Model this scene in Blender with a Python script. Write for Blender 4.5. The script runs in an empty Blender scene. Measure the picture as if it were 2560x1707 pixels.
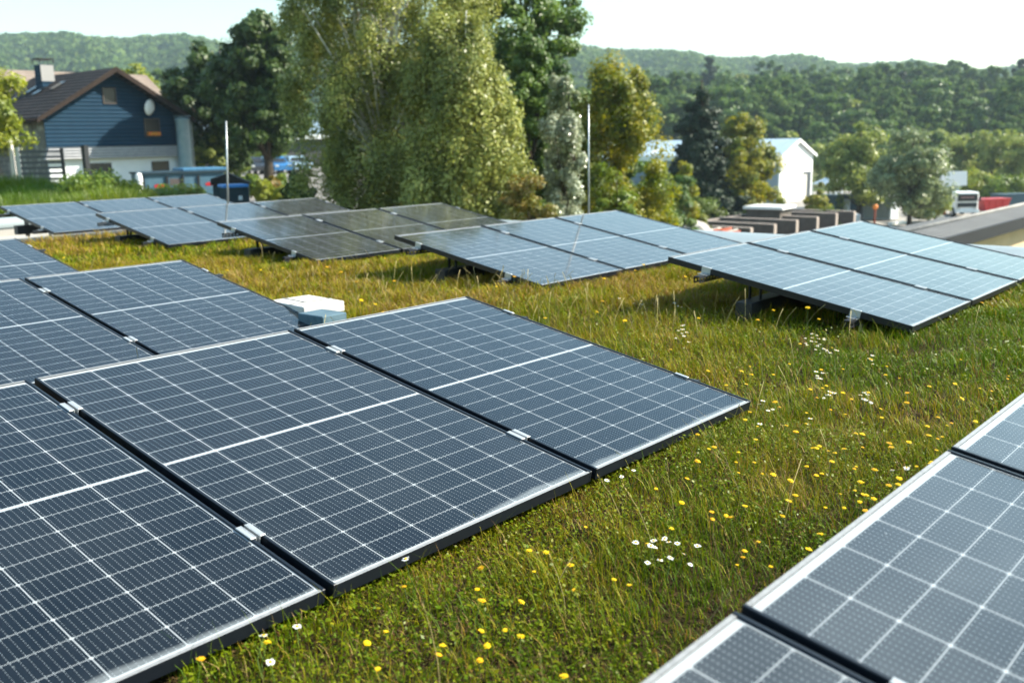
import bpy, math, random
import numpy as np
from mathutils import Vector, Matrix

# ------------------------------------------------------------------ scene, camera, light
sc = bpy.context.scene
C = sc.collection
rng = np.random.default_rng(7)
random.seed(7)
R = math.radians

YAW, PITCH, ROLL, FOC = R(48.822), R(-11.713), R(-1.0667), 2437.64   # focal length in 2560-wide pixels
cf = Vector((math.sin(YAW) * math.cos(PITCH), math.cos(YAW) * math.cos(PITCH), math.sin(PITCH)))
cr0 = Vector((math.cos(YAW), -math.sin(YAW), 0))
cu0 = cr0.cross(cf)
cr = cr0 * math.cos(ROLL) + cu0 * math.sin(ROLL)
cu = cu0 * math.cos(ROLL) - cr0 * math.sin(ROLL)
cam = bpy.data.cameras.new('camera')
cam.sensor_width = 36.0
cam.lens = FOC / 2560 * 36
cam.clip_start = 0.05
cam.clip_end = 4000
cam.dof.use_dof = True
cam.dof.focus_distance = 3.7
cam.dof.aperture_fstop = 3.0
camo = bpy.data.objects.new('camera', cam)
C.objects.link(camo)
camo.matrix_world = Matrix(((cr.x, cu.x, -cf.x, 0), (cr.y, cu.y, -cf.y, 0), (cr.z, cu.z, -cf.z, 0), (0, 0, 0, 1)))
sc.camera = camo

SUN_AZ, SUN_EL = R(130), R(38)          # azimuth clockwise from +Y
w = bpy.data.worlds.new('World')
sc.world = w
w.use_nodes = True
wn = w.node_tree
bg = wn.nodes['Background']
sky = wn.nodes.new('ShaderNodeTexSky')
sky.sky_type = 'NISHITA'
sky.sun_disc = False
sky.sun_elevation = SUN_EL
sky.sun_rotation = SUN_AZ
sky.altitude = 200
sky.air_density = 1.5
sky.dust_density = 1.1
sky.ozone_density = 0.3
tint = wn.nodes.new('ShaderNodeMix')
tint.data_type = 'RGBA'
tint.blend_type = 'MULTIPLY'
tint.inputs[0].default_value = 1.0
tint.inputs[7].default_value = (0.74, 0.92, 0.95, 1)      # cool summer sky
wn.links.new(sky.outputs[0], tint.inputs[6])
wn.links.new(tint.outputs[2], bg.inputs[0])
bg.inputs[1].default_value = 0.11
sl = bpy.data.lights.new('sun', 'SUN')
sl.energy = 5.0
sl.angle = R(0.5)
sl.color = (1.0, 0.93, 0.80)
so = bpy.data.objects.new('sun', sl)
C.objects.link(so)
sd = Vector((math.sin(SUN_AZ) * math.cos(SUN_EL), math.cos(SUN_AZ) * math.cos(SUN_EL), math.sin(SUN_EL)))
so.rotation_euler = sd.to_track_quat('Z', 'Y').to_euler()
so.location = sd * 60

sc.render.engine = 'CYCLES'
sc.view_settings.view_transform = 'Standard'
sc.view_settings.look = 'None'
sc.view_settings.exposure = 1.38
sc.view_settings.gamma = 1
sc.view_settings.use_curve_mapping = False
sc.cycles.max_bounces = 6
sc.cycles.diffuse_bounces = 3
sc.cycles.glossy_bounces = 3
sc.cycles.transmission_bounces = 4
sc.cycles.transparent_max_bounces = 6
sc.cycles.volume_bounces = 0
sc.cycles.caustics_reflective = False
sc.cycles.caustics_refractive = False
sc.cycles.sample_clamp_indirect = 6
sc.cycles.use_denoising = True
sc.cycles.use_adaptive_sampling = True
sc.cycles.adaptive_threshold = 0.02

r3 = Vector((math.cos(YAW), -math.sin(YAW), 0))
f3 = Vector((math.sin(YAW), math.cos(YAW), 0))


def ray(x, y):
    return cf + cr * ((x - 1280) / FOC) - cu * ((y - 853.5) / FOC)


def at(x, y, D):
    """point seen at pixel (x, y) of the 2560-wide photograph, D metres forward"""
    d = ray(x, y)
    return d * (D / d.dot(f3))


def onz(x, y, z):
    d = ray(x, y)
    return d * (z / d.z)


# ------------------------------------------------------------------ materials
def mat(name, base, rough=0.6, metal=0.0, spec=0.4, noise=None, bump=None, coat=0.0):
    """noise=(scale, second colour, low, high)  bump=(scale, strength, distance)"""
    m = bpy.data.materials.new(name)
    m.use_nodes = True
    nt = m.node_tree
    b = nt.nodes['Principled BSDF']
    b.inputs['Base Color'].default_value = (*base, 1)
    b.inputs['Roughness'].default_value = rough
    b.inputs['Metallic'].default_value = metal
    b.inputs['Specular IOR Level'].default_value = spec
    b.inputs['Coat Weight'].default_value = coat
    if noise or bump:
        tc = nt.nodes.new('ShaderNodeTexCoord')
    if noise:
        n = nt.nodes.new('ShaderNodeTexNoise')
        n.inputs['Scale'].default_value = noise[0]
        n.inputs['Detail'].default_value = 5
        n.inputs['Roughness'].default_value = 0.65
        nt.links.new(tc.outputs['Object'], n.inputs['Vector'])
        mr = nt.nodes.new('ShaderNodeMapRange')
        mr.inputs[1].default_value = noise[2]
        mr.inputs[2].default_value = noise[3]
        nt.links.new(n.outputs[0], mr.inputs[0])
        mx = nt.nodes.new('ShaderNodeMix')
        mx.data_type = 'RGBA'
        mx.inputs[6].default_value = (*base, 1)
        mx.inputs[7].default_value = (*noise[1], 1)
        nt.links.new(mr.outputs[0], mx.inputs[0])
        nt.links.new(mx.outputs[2], b.inputs['Base Color'])
    if bump:
        n2 = nt.nodes.new('ShaderNodeTexNoise')
        n2.inputs['Scale'].default_value = bump[0]
        n2.inputs['Detail'].default_value = 4
        nt.links.new(tc.outputs['Object'], n2.inputs['Vector'])
        bp = nt.nodes.new('ShaderNodeBump')
        bp.inputs['Strength'].default_value = bump[1]
        bp.inputs['Distance'].default_value = bump[2]
        nt.links.new(n2.outputs[0], bp.inputs['Height'])
        nt.links.new(bp.outputs[0], b.inputs['Normal'])
    return m


def stripes(m, axis, pitch, depth=0.02, dark=None, duty=0.5):
    """wave bump (corrugation / tile courses) along an object axis, optional darker joint colour"""
    nt = m.node_tree
    b = nt.nodes['Principled BSDF']
    tc = nt.nodes.new('ShaderNodeTexCoord')
    sp = nt.nodes.new('ShaderNodeSeparateXYZ')
    nt.links.new(tc.outputs['Object'], sp.inputs[0])
    mu = nt.nodes.new('ShaderNodeMath'); mu.operation = 'MULTIPLY'
    mu.inputs[1].default_value = 2 * math.pi / pitch
    nt.links.new(sp.outputs[axis], mu.inputs[0])
    si = nt.nodes.new('ShaderNodeMath'); si.operation = 'SINE'
    nt.links.new(mu.outputs[0], si.inputs[0])
    bp = nt.nodes.new('ShaderNodeBump')
    bp.inputs['Distance'].default_value = depth
    bp.inputs['Strength'].default_value = 1
    nt.links.new(si.outputs[0], bp.inputs['Height'])
    nt.links.new(bp.outputs[0], b.inputs['Normal'])
    if dark:
        mr = nt.nodes.new('ShaderNodeMapRange')
        mr.inputs[1].default_value = -1
        mr.inputs[2].default_value = -1 + 2 * (1 - duty)
        nt.links.new(si.outputs[0], mr.inputs[0])
        mx = nt.nodes.new('ShaderNodeMix'); mx.data_type = 'RGBA'
        mx.inputs[6].default_value = (*dark, 1)
        src = b.inputs['Base Color'].links[0].from_socket if b.inputs['Base Color'].links else None
        mx.inputs[7].default_value = b.inputs['Base Color'].default_value
        if src:
            nt.links.new(src, mx.inputs[7])
        nt.links.new(mr.outputs[0], mx.inputs[0])
        nt.links.new(mx.outputs[2], b.inputs['Base Color'])
    return m


def leafmat(name, c1, c2, c3=None, trans=0.35, rough=0.45, spec=0.35, nscale=0.6):
    """c1..c2 by the per-leaf random value, c3 in broad patches"""
    m = bpy.data.materials.new(name)
    m.use_nodes = True
    nt = m.node_tree
    b = nt.nodes['Principled BSDF']
    out = nt.nodes['Material Output']
    b.inputs['Roughness'].default_value = rough
    b.inputs['Specular IOR Level'].default_value = spec
    a = nt.nodes.new('ShaderNodeAttribute'); a.attribute_name = 'var'
    mx = nt.nodes.new('ShaderNodeMix'); mx.data_type = 'RGBA'
    mx.inputs[6].default_value = (*c1, 1); mx.inputs[7].default_value = (*c2, 1)
    nt.links.new(a.outputs['Fac'], mx.inputs[0])
    col = mx.outputs[2]
    if c3:
        tc = nt.nodes.new('ShaderNodeTexCoord')
        n = nt.nodes.new('ShaderNodeTexNoise')
        n.inputs['Scale'].default_value = nscale
        n.inputs['Detail'].default_value = 3
        nt.links.new(tc.outputs['Object'], n.inputs['Vector'])
        mr = nt.nodes.new('ShaderNodeMapRange')
        mr.inputs[1].default_value = 0.45; mr.inputs[2].default_value = 0.68
        nt.links.new(n.outputs[0], mr.inputs[0])
        m2 = nt.nodes.new('ShaderNodeMix'); m2.data_type = 'RGBA'
        m2.inputs[7].default_value = (*c3, 1)
        nt.links.new(mr.outputs[0], m2.inputs[0])
        nt.links.new(col, m2.inputs[6])
        col = m2.outputs[2]
    nt.links.new(col, b.inputs['Base Color'])
    tr = nt.nodes.new('ShaderNodeBsdfTranslucent')
    hs = nt.nodes.new('ShaderNodeHueSaturation')
    hs.inputs['Value'].default_value = 1.25
    hs.inputs['Saturation'].default_value = 1.1
    nt.links.new(col, hs.inputs['Color'])
    nt.links.new(hs.outputs[0], tr.inputs[0])
    ms = nt.nodes.new('ShaderNodeMixShader')
    ms.inputs[0].default_value = trans
    nt.links.new(b.outputs[0], ms.inputs[1])
    nt.links.new(tr.outputs[0], ms.inputs[2])
    nt.links.new(ms.outputs[0], out.inputs[0])
    return m


M = {}
M['frame_black'] = mat('black anodised aluminium', (0.008, 0.011, 0.016), 0.38, 0.0, 0.3)
M['frame_silver'] = mat('silver anodised aluminium', (0.30, 0.30, 0.295), 0.45, 0.3, 0.4, noise=(60, (0.23, 0.23, 0.225), 0.4, 0.7))
M['clamp'] = mat('milled aluminium', (0.40, 0.42, 0.43), 0.4, 0.4, 0.5)
M['steel_dark'] = mat('dark galvanised steel', (0.014, 0.016, 0.019), 0.5, 0.2, 0.4, noise=(25, (0.028, 0.03, 0.033), 0.4, 0.7))
M['steel'] = mat('galvanised steel', (0.42, 0.44, 0.45), 0.4, 0.6, 0.5, noise=(40, (0.3, 0.32, 0.33), 0.4, 0.7))
M['bolt'] = mat('bolt steel', (0.3, 0.29, 0.27), 0.3, 0.9)
M['soil'] = mat('roof soil', (0.022, 0.015, 0.007), 0.95, 0, 0.05, noise=(9, (0.055, 0.040, 0.015), 0.4, 0.7), bump=(60, 1.0, 0.02))
M['concrete'] = mat('weathered concrete', (0.42, 0.40, 0.36), 0.9, 0, 0.2, noise=(2.2, (0.27, 0.26, 0.24), 0.35, 0.75), bump=(40, 0.4, 0.01))
M['membrane'] = mat('white roof membrane', (0.22, 0.26, 0.275), 0.5, 0, 0.4, noise=(1.5, (0.17, 0.205, 0.22), 0.4, 0.75))
M['parapet'] = mat('grey render', (0.36, 0.34, 0.31), 0.9, 0, 0.2, noise=(1.2, (0.22, 0.21, 0.20), 0.4, 0.75), bump=(30, 0.3, 0.01))
M['block'] = mat('pale concrete block', (0.62, 0.58, 0.53), 0.9, 0, 0.2, noise=(14, (0.48, 0.45, 0.41), 0.45, 0.7), bump=(120, 0.4, 0.004))
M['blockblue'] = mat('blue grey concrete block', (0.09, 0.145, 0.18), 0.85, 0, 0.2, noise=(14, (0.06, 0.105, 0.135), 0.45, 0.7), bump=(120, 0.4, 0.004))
M['strap'] = mat('strap', (0.16, 0.17, 0.17), 0.6)


def solar_material():
    m = bpy.data.materials.new('solar cells under glass')
    m.use_nodes = True
    nt = m.node_tree
    L = nt.links.new
    b = nt.nodes['Principled BSDF']

    def val(x):
        return x

    def math_(op, a, c=None, d=None, clamp=False):
        n = nt.nodes.new('ShaderNodeMath')
        n.operation = op
        n.use_clamp = clamp
        for i, v in enumerate((a, c, d)):
            if v is None:
                continue
            if isinstance(v, (int, float)):
                n.inputs[i].default_value = v
            else:
                L(v, n.inputs[i])
        return n.outputs[0]

    tc = nt.nodes.new('ShaderNodeTexCoord')
    sp = nt.nodes.new('ShaderNodeSeparateXYZ')
    L(tc.outputs['Object'], sp.inputs[0])
    x, y = sp.outputs[0], sp.outputs[1]
    u = math_('SUBTRACT', x, 0.0155)
    pu = (1.134 - 0.031) / 6
    cu_ = math_('DIVIDE', u, pu)
    fu = math_('FRACT', cu_)
    du = math_('MULTIPLY', math_('MINIMUM', fu, math_('SUBTRACT', 1.0, fu)), pu)
    v = math_('SUBTRACT', math_('MULTIPLY', y, -1.0), 0.029)
    half = (1.722 - 0.049 - 0.013) / 2
    second = math_('GREATER_THAN', v, half + 0.0065)
    v2 = math_('SUBTRACT', v, math_('MULTIPLY', second, half + 0.013))
    pv = half / 9
    cv = math_('DIVIDE', v2, pv)
    fv = math_('FRACT', cv)
    dv = math_('MULTIPLY', math_('MINIMUM', fv, math_('SUBTRACT', 1.0, fv)), pv)
    lv = math_('LESS_THAN', du, 0.0014)
    lh = math_('LESS_THAN', dv, 0.0009)
    ch = math_('LESS_THAN', math_('ADD', du, dv), 0.0068)
    o1 = math_('LESS_THAN', u, 0.0)
    o2 = math_('GREATER_THAN', u, pu * 6)
    o3 = math_('LESS_THAN', v2, 0.0)
    o4 = math_('GREATER_THAN', v2, half)
    white = lv
    for k in (lh, ch, o1, o2, o3, o4):
        white = math_('MAXIMUM', white, k)
    # busbars: ten thin wires per cell with solder dots
    fb = math_('FRACT', math_('MULTIPLY', fu, 10.0))
    db = math_('MULTIPLY', math_('ABSOLUTE', math_('SUBTRACT', fb, 0.5)), pu / 10)
    wire = math_('LESS_THAN', db, 0.00042)
    fd = math_('FRACT', math_('DIVIDE', v2, pv / 9))
    dd = math_('MULTIPLY', math_('ABSOLUTE', math_('SUBTRACT', fd, 0.5)), pv / 9)
    dot = math_('MULTIPLY', math_('LESS_THAN', db, 0.0010), math_('LESS_THAN', dd, 0.0012))
    # bigger pads at both ends of each cell
    enddot = math_('MULTIPLY', math_('LESS_THAN', db, 0.0011),
                   math_('LESS_THAN', math_('ABSOLUTE', math_('SUBTRACT', dv, 0.0055)), 0.0011))
    busb = math_('MAXIMUM', math_('MULTIPLY', wire, 0.085), math_('MAXIMUM', math_('MULTIPLY', dot, 0.6), enddot))
    # slight tone differences between cells
    wn_ = nt.nodes.new('ShaderNodeTexWhiteNoise')
    wn_.noise_dimensions = '3D'
    cb = nt.nodes.new('ShaderNodeCombineXYZ')
    L(math_('FLOOR', cu_), cb.inputs[0])
    L(math_('FLOOR', math_('ADD', cv, math_('MULTIPLY', second, 9.0))), cb.inputs[1])
    oi = nt.nodes.new('ShaderNodeObjectInfo')
    L(oi.outputs['Random'], cb.inputs[2])
    L(cb.outputs[0], wn_.inputs['Vector'])
    cell = nt.nodes.new('ShaderNodeMix'); cell.data_type = 'RGBA'
    cell.inputs[6].default_value = (0.0004, 0.0016, 0.0034, 1)
    cell.inputs[7].default_value = (0.0016, 0.0028, 0.0048, 1)
    L(wn_.outputs['Value'], cell.inputs[0])
    wire_mix = nt.nodes.new('ShaderNodeMix'); wire_mix.data_type = 'RGBA'
    wire_mix.inputs[7].default_value = (0.36, 0.40, 0.42, 1)
    L(busb, wire_mix.inputs[0]); L(cell.outputs[2], wire_mix.inputs[6])
    back = nt.nodes.new('ShaderNodeMix'); back.data_type = 'RGBA'
    back.inputs[7].default_value = (0.33, 0.35, 0.36, 1)
    L(white, back.inputs[0]); L(wire_mix.outputs[2], back.inputs[6])
    # dust: fine speckle, broad smears and a dirt tide line along the low edge; a pale coat paints in glare
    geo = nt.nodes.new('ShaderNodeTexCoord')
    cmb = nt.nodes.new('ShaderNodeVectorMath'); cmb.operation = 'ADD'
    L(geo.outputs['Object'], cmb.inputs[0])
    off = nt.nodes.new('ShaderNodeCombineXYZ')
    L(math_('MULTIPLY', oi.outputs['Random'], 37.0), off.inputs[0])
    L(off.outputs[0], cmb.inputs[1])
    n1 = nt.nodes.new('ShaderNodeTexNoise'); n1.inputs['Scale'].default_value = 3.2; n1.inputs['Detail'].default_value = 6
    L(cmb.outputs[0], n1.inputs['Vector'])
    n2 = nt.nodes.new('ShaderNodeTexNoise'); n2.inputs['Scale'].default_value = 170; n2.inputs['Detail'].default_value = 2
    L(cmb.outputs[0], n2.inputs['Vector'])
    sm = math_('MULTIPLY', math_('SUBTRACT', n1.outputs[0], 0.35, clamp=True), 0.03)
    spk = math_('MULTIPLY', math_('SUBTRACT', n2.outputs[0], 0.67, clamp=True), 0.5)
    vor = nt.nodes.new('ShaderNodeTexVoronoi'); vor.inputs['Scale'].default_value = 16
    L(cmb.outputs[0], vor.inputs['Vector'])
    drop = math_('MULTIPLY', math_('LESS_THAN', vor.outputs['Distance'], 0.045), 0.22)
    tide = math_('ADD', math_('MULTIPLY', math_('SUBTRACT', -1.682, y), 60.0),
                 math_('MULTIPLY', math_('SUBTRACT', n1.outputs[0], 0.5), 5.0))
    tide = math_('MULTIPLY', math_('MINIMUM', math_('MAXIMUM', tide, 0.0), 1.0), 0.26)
    glare_film = math_('MULTIPLY', math_('MULTIPLY', oi.outputs['Alpha'], 0.12), math_('ADD', 0.35, n1.outputs[0]))  # pale coat painting in glare and sky reflection, only partly dirt
    dust_glare = math_('ADD', math_('ADD', sm, glare_film), math_('ADD', spk, math_('ADD', tide, drop)), clamp=True)
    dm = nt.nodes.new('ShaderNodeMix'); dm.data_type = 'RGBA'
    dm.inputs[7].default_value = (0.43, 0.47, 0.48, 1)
    L(dust_glare, dm.inputs[0]); L(back.outputs[2], dm.inputs[6])
    L(dm.outputs[2], b.inputs['Base Color'])
    b.inputs['Roughness'].default_value = 0.5
    b.inputs['Specular IOR Level'].default_value = 0.0
    b.inputs['Sheen Weight'].default_value = 0.0
    b.inputs['Sheen Roughness'].default_value = 0.25
    b.inputs['Coat Weight'].default_value = 1.0
    b.inputs['Coat IOR'].default_value = 1.5
    L(math_('ADD', math_('MULTIPLY', dust_glare, 0.35), 0.055), b.inputs['Coat Roughness'])
    return m


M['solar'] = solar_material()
M['backsheet'] = mat('white backsheet', (0.6, 0.6, 0.6), 0.7)


# ------------------------------------------------------------------ mesh helpers
class MB:
    def __init__(s):
        s.v = []; s.f = []; s.m = []

    def add(s, verts, faces, mi=0):
        o = len(s.v)
        s.v += [tuple(p) for p in verts]
        s.f += [tuple(i + o for i in f) for f in faces]
        s.m += [mi] * len(faces)
        return s

    def box(s, a, b, mi=0, top=None, ch=0.0):
        x0, y0, z0 = a; x1, y1, z1 = b
        if ch:                       # box with chamfered top and vertical edges
            c = min(ch, (x1 - x0) * 0.45, (y1 - y0) * 0.45, (z1 - z0) * 0.45)
            def ring(i, z):
                return [(x0 + i, y0 + c, z), (x0 + c, y0 + i, z), (x1 - c, y0 + i, z), (x1 - i, y0 + c, z),
                        (x1 - i, y1 - c, z), (x1 - c, y1 - i, z), (x0 + c, y1 - i, z), (x0 + i, y1 - c, z)]
            V = ring(0, z0) + ring(0, z1 - c) + ring(c, z1)
            F = [tuple(range(7, -1, -1)), tuple(range(16, 24))]
            for k in range(2):
                for i in range(8):
                    j = (i + 1) % 8
                    F.append((8 * k + i, 8 * k + j, 8 * k + 8 + j, 8 * k + 8 + i))
            return s.add(V, F, mi)
        V = [(x0, y0, z0), (x1, y0, z0), (x1, y1, z0), (x0, y1, z0), (x0, y0, z1), (x1, y0, z1), (x1, y1, z1), (x0, y1, z1)]
        s.add(V, [(0, 3, 2, 1), (0, 1, 5, 4), (1, 2, 6, 5), (2, 3, 7, 6), (3, 0, 4, 7)], mi)
        s.add(V[4:], [(0, 1, 2, 3)], mi if top is None else top)
        return s

    def prism(s, poly, axis, a, b, mi=0):
        """extrude a 2-D polygon (other two axes in order) along axis from a to b"""
        n = len(poly)
        def P(p, t):
            q = [0, 0, 0]
            o = [i for i in range(3) if i != axis]
            q[axis] = t; q[o[0]] = p[0]; q[o[1]] = p[1]
            return tuple(q)
        V = [P(p, a) for p in poly] + [P(p, b) for p in poly]
        F = [tuple(range(n)), tuple(range(2 * n - 1, n - 1, -1))]
        for i in range(n):
            j = (i + 1) % n
            F.append((i, i + n, j + n, j))
        return s.add(V, F, mi)

    def tube(s, pts, rad, n=8, mi=0, cap=True):
        pts = [Vector(p) for p in pts]
        if isinstance(rad, (int, float)):
            rad = [rad] * len(pts)
        o = len(s.v)
        for k, p in enumerate(pts):
            d = (pts[min(k + 1, len(pts) - 1)] - pts[max(k - 1, 0)])
            d = d.normalized() if d.length > 1e-9 else Vector((0, 0, 1))
            a = d.cross(Vector((0.31, 0.95, 0.1))) if abs(d.z) > 0.7 else d.cross(Vector((0, 0, 1)))
            a.normalize()
            b_ = d.cross(a)
            for i in range(n):
                t = 2 * math.pi * i / n
                s.v.append(tuple(p + (a * math.cos(t) + b_ * math.sin(t)) * rad[k]))
        for k in range(len(pts) - 1):
            for i in range(n):
                j = (i + 1) % n
                s.f.append((o + k * n + i, o + k * n + j, o + k * n + n + j, o + k * n + n + i)); s.m.append(mi)
        if cap:
            s.f.append(tuple(o + i for i in range(n - 1, -1, -1))); s.m.append(mi)
            e = o + (len(pts) - 1) * n
            s.f.append(tuple(e + i for i in range(n))); s.m.append(mi)
        return s

    def lathe(s, prof, n=16, c=(0, 0, 0), mi=0):
        o = len(s.v)
        for r_, z in prof:
            for i in range(n):
                t = 2 * math.pi * i / n
                s.v.append((c[0] + r_ * math.cos(t), c[1] + r_ * math.sin(t), c[2] + z))
        for k in range(len(prof) - 1):
            for i in range(n):
                j = (i + 1) % n
                s.f.append((o + k * n + i, o + k * n + j, o + k * n + n + j, o + k * n + n + i)); s.m.append(mi)
        return s

    def build(s, name, mats, parent=None, loc=None, smooth=False, rot=None):
        me = bpy.data.meshes.new(name)
        me.from_pydata(s.v, [], s.f)
        if not isinstance(mats, (list, tuple)):
            mats = [mats]
        for q in mats:
            me.materials.append(q)
        me.polygons.foreach_set('material_index', s.m)
        if smooth:
            me.polygons.foreach_set('use_smooth', [True] * len(s.f))
        me.update()
        o = bpy.data.objects.new(name, me)
        C.objects.link(o)
        if parent:
            o.parent = parent
        if loc is not None:
            o.location = loc
        if rot is not None:
            o.rotation_euler = rot
        return o


def tag(o, label=None, cat=None, group=None, kind=None):
    if label: o['label'] = label
    if cat: o['category'] = cat
    if group: o['group'] = group
    if kind: o['kind'] = kind
    return o


def thing(name, label, cat, loc=(0, 0, 0), rz=0.0, group=None, rot=None):
    o = bpy.data.objects.new(name, None)
    o.empty_display_size = 0.2
    C.objects.link(o)
    o.location = loc
    o.rotation_euler = rot if rot else (0, 0, rz)
    return tag(o, label, cat, group)


def copy_tree(o, parent=None):
    c = o.copy()
    C.objects.link(c)
    if parent:
        c.parent = parent
    for ch in list(o.children):
        copy_tree(ch, c)
    return c


def quads(name, c, a, b, mats, var=None, parent=None, smooth=False):
    """one rhombic leaf per row: centre c, half axes a and b"""
    n = len(c)
    V = np.empty((n, 4, 3), np.float32)
    V[:, 0] = c - a; V[:, 1] = c + b; V[:, 2] = c + a; V[:, 3] = c - b
    return raw(name, V.reshape(-1, 3), np.arange(4 * n, dtype=np.int32), 4, mats, None if var is None else np.repeat(var, 4), parent)


def raw(name, V, loops, k, mats, var=None, parent=None, mi=None):
    me = bpy.data.meshes.new(name)
    nf = len(loops) // k
    me.vertices.add(len(V)); me.vertices.foreach_set('co', V.astype(np.float32).ravel())
    me.loops.add(len(loops)); me.loops.foreach_set('vertex_index', loops.astype(np.int32))
    me.polygons.add(nf)
    me.polygons.foreach_set('loop_start', np.arange(0, nf * k, k, dtype=np.int32))
    me.polygons.foreach_set('loop_total', np.full(nf, k, np.int32))
    for q in (mats if isinstance(mats, (list, tuple)) else [mats]):
        me.materials.append(q)
    if mi is not None:
        me.polygons.foreach_set('material_index', mi.astype(np.int32))
    if var is not None:
        at_ = me.attributes.new('var', 'FLOAT', 'POINT')
        at_.data.foreach_set('value', var.astype(np.float32))
    me.update(calc_edges=True)
    o = bpy.data.objects.new(name, me)
    C.objects.link(o)
    if parent:
        o.parent = parent
    return o


def unit(v):
    return v / np.maximum(np.linalg.norm(v, axis=-1, keepdims=True), 1e-9)


# ------------------------------------------------------------------ terrain
def sst(t):
    t = np.clip(t, 0, 1)
    return t * t * (3 - 2 * t)


def ground(x, y):
    x = np.asarray(x, float); y = np.asarray(y, float)
    lat = x * r3.x + y * r3.y
    dep = np.maximum(x * f3.x + y * f3.y, 1.0)
    t = lat / dep
    s = sst((t - 0.02) / 0.16)
    left = -2.7 + 0.5 * sst((34 - dep) / 8) + 0.62 * sst((-0.33 - t) / 0.06) * sst((34 - dep) / 6)
    left = left + 0.030 * np.maximum(dep - 125, 0)
    right = -8.0 + 0.098 * np.maximum(dep - 165, 0)
    z = left * (1 - s) + right * s
    far = sst((dep - 330) / 200)
    return z * (1 - far) + 8.0 * far


TERR = mat('meadow ground', (0.055, 0.075, 0.02), 0.95, 0, 0.1, noise=(0.12, (0.11, 0.10, 0.045), 0.4, 0.7), bump=(3, 0.6, 0.1))
nlat, ndep = 90, 80
deps = np.concatenate([np.linspace(-60, 10, 12), np.geomspace(14, 1100, ndep - 12)])
VV = []
for d_ in deps:
    wd = max(60.0, abs(d_) * 1.1)
    for k in range(nlat):
        l_ = (k / (nlat - 1) * 2 - 1) * wd
        p = r3 * l_ + f3 * float(d_)
        VV.append((p.x, p.y, float(ground(p.x, p.y)) - 0.0))
VV = np.array(VV)
ii = np.arange((ndep - 1) * nlat).reshape(ndep - 1, nlat)[:, :-1].ravel()
lp = np.stack([ii, ii + 1, ii + nlat + 1, ii + nlat], 1).ravel()
o = raw('ground', VV, lp, 4, TERR)
o.data.polygons.foreach_set('use_smooth', [True] * len(o.data.polygons))
tag(o, 'grassy ground falling away from the roof towards the yard', 'ground', kind='structure')


def sheet(name, pts, z, m, label, cat):
    mb = MB().add([(p[0], p[1], z) for p in pts], [tuple(range(len(pts)))])
    o = mb.build(name, m)
    if o.data.polygons[0].normal.z < 0:
        o.data.flip_normals()
    return tag(o, label, cat, kind='structure')


def ld(l_, d_):
    p = r3 * l_ + f3 * d_
    return (p.x, p.y)


YARDM = mat('yard concrete', (0.34, 0.31, 0.27), 0.9, 0, 0.2, noise=(0.25, (0.20, 0.185, 0.165), 0.4, 0.7), bump=(4, 0.3, 0.03))
PARKM = mat('pale asphalt', (0.24, 0.22, 0.20), 0.9, 0, 0.2, noise=(0.4, (0.16, 0.15, 0.14), 0.4, 0.7))
sheet('yard', [ld(10, 44), ld(28, 44), ld(75, 112), ld(75, 138), ld(27, 138)], -7.985, YARDM, 'sandy concrete yard on the lower ground', 'yard')
sheet('parking_area', [ld(-14, 37), ld(-6, 37), ld(-14, 112), ld(-46, 112), ld(-18, 74)], -2.69, PARKM, 'pale asphalt parking area by the trees', 'parking area')

# ------------------------------------------------------------------ the building we stand on
ZR = -1.40          # roof slab
ZS = -1.216         # top of the planting soil
bld = thing('flat_roof_building', 'flat roofed building carrying the solar panels and roof meadow', 'building', (0, 0, ZR))
MB().box((-9, -8, -8), (10.75, 16.6, 0)).build('wall', M['parapet'], bld)
MB().box((-8.7, -7.7, 0.003), (10.72, 16.2, 0.04)).build('roof_slab', M['concrete'], bld)
mbp = MB().box((-9, 16.2, 0.003), (10.72, 16.55, 0.14))
mbp.build('parapet', M['parapet'], bld)
MB().tube([(-9, 16.36, 0.22), (10.3, 16.36, 0.22)], 0.105, 12).build('parapet_cap', M['membrane'], bld, smooth=True)
MB().prism([(9.55, 0.04), (10.80, 0.04), (10.80, 0.24), (10.5, 0.25), (9.62, 0.20)], 1, -7.7, 16.1).build('roof_edge', M['membrane'], bld)
# soil bed
SX0, SX1, SY0, SY1 = -8.0, 9.55, -7.0, 12.95
nx, ny = 120, 130
gx, gy = np.meshgrid(np.linspace(SX0, SX1, nx), np.linspace(SY0, SY1, ny))


def soil_z(x, y):
    x = np.asarray(x, float); y = np.asarray(y, float)
    h = 0.012 * np.sin(x * 2.3 + 1.3 * np.sin(y * 1.7)) + 0.010 * np.sin(y * 3.1 + x * 0.9) + 0.006 * np.sin(x * 7.1 + y * 5.3)
    return ZS + h


gz = soil_z(gx, gy)
edge = (gx <= SX0 + .01) | (gx >= SX1 - .01) | (gy <= SY0 + .01) | (gy >= SY1 - .01)
gz[edge] = ZR + 0.03
V_ = np.stack([gx, gy, gz], -1).reshape(-1, 3)
ii = np.arange((ny - 1) * nx).reshape(ny - 1, nx)[:, :-1].ravel()
o = raw('soil', V_, np.stack([ii, ii + 1, ii + nx + 1, ii + nx], 1).ravel(), 4, M['soil'])
tag(o, 'brown planting soil of the roof meadow', 'soil', kind='structure')

# ------------------------------------------------------------------ solar panels
W, H, TILT, GAP = 1.134, 1.722, R(10.247), 0.0258
ZT = -0.8287
ct, st_ = math.cos(TILT), math.sin(TILT)
LIP, RAIL, DEPTH = 0.005, 0.011, 0.035


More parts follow.
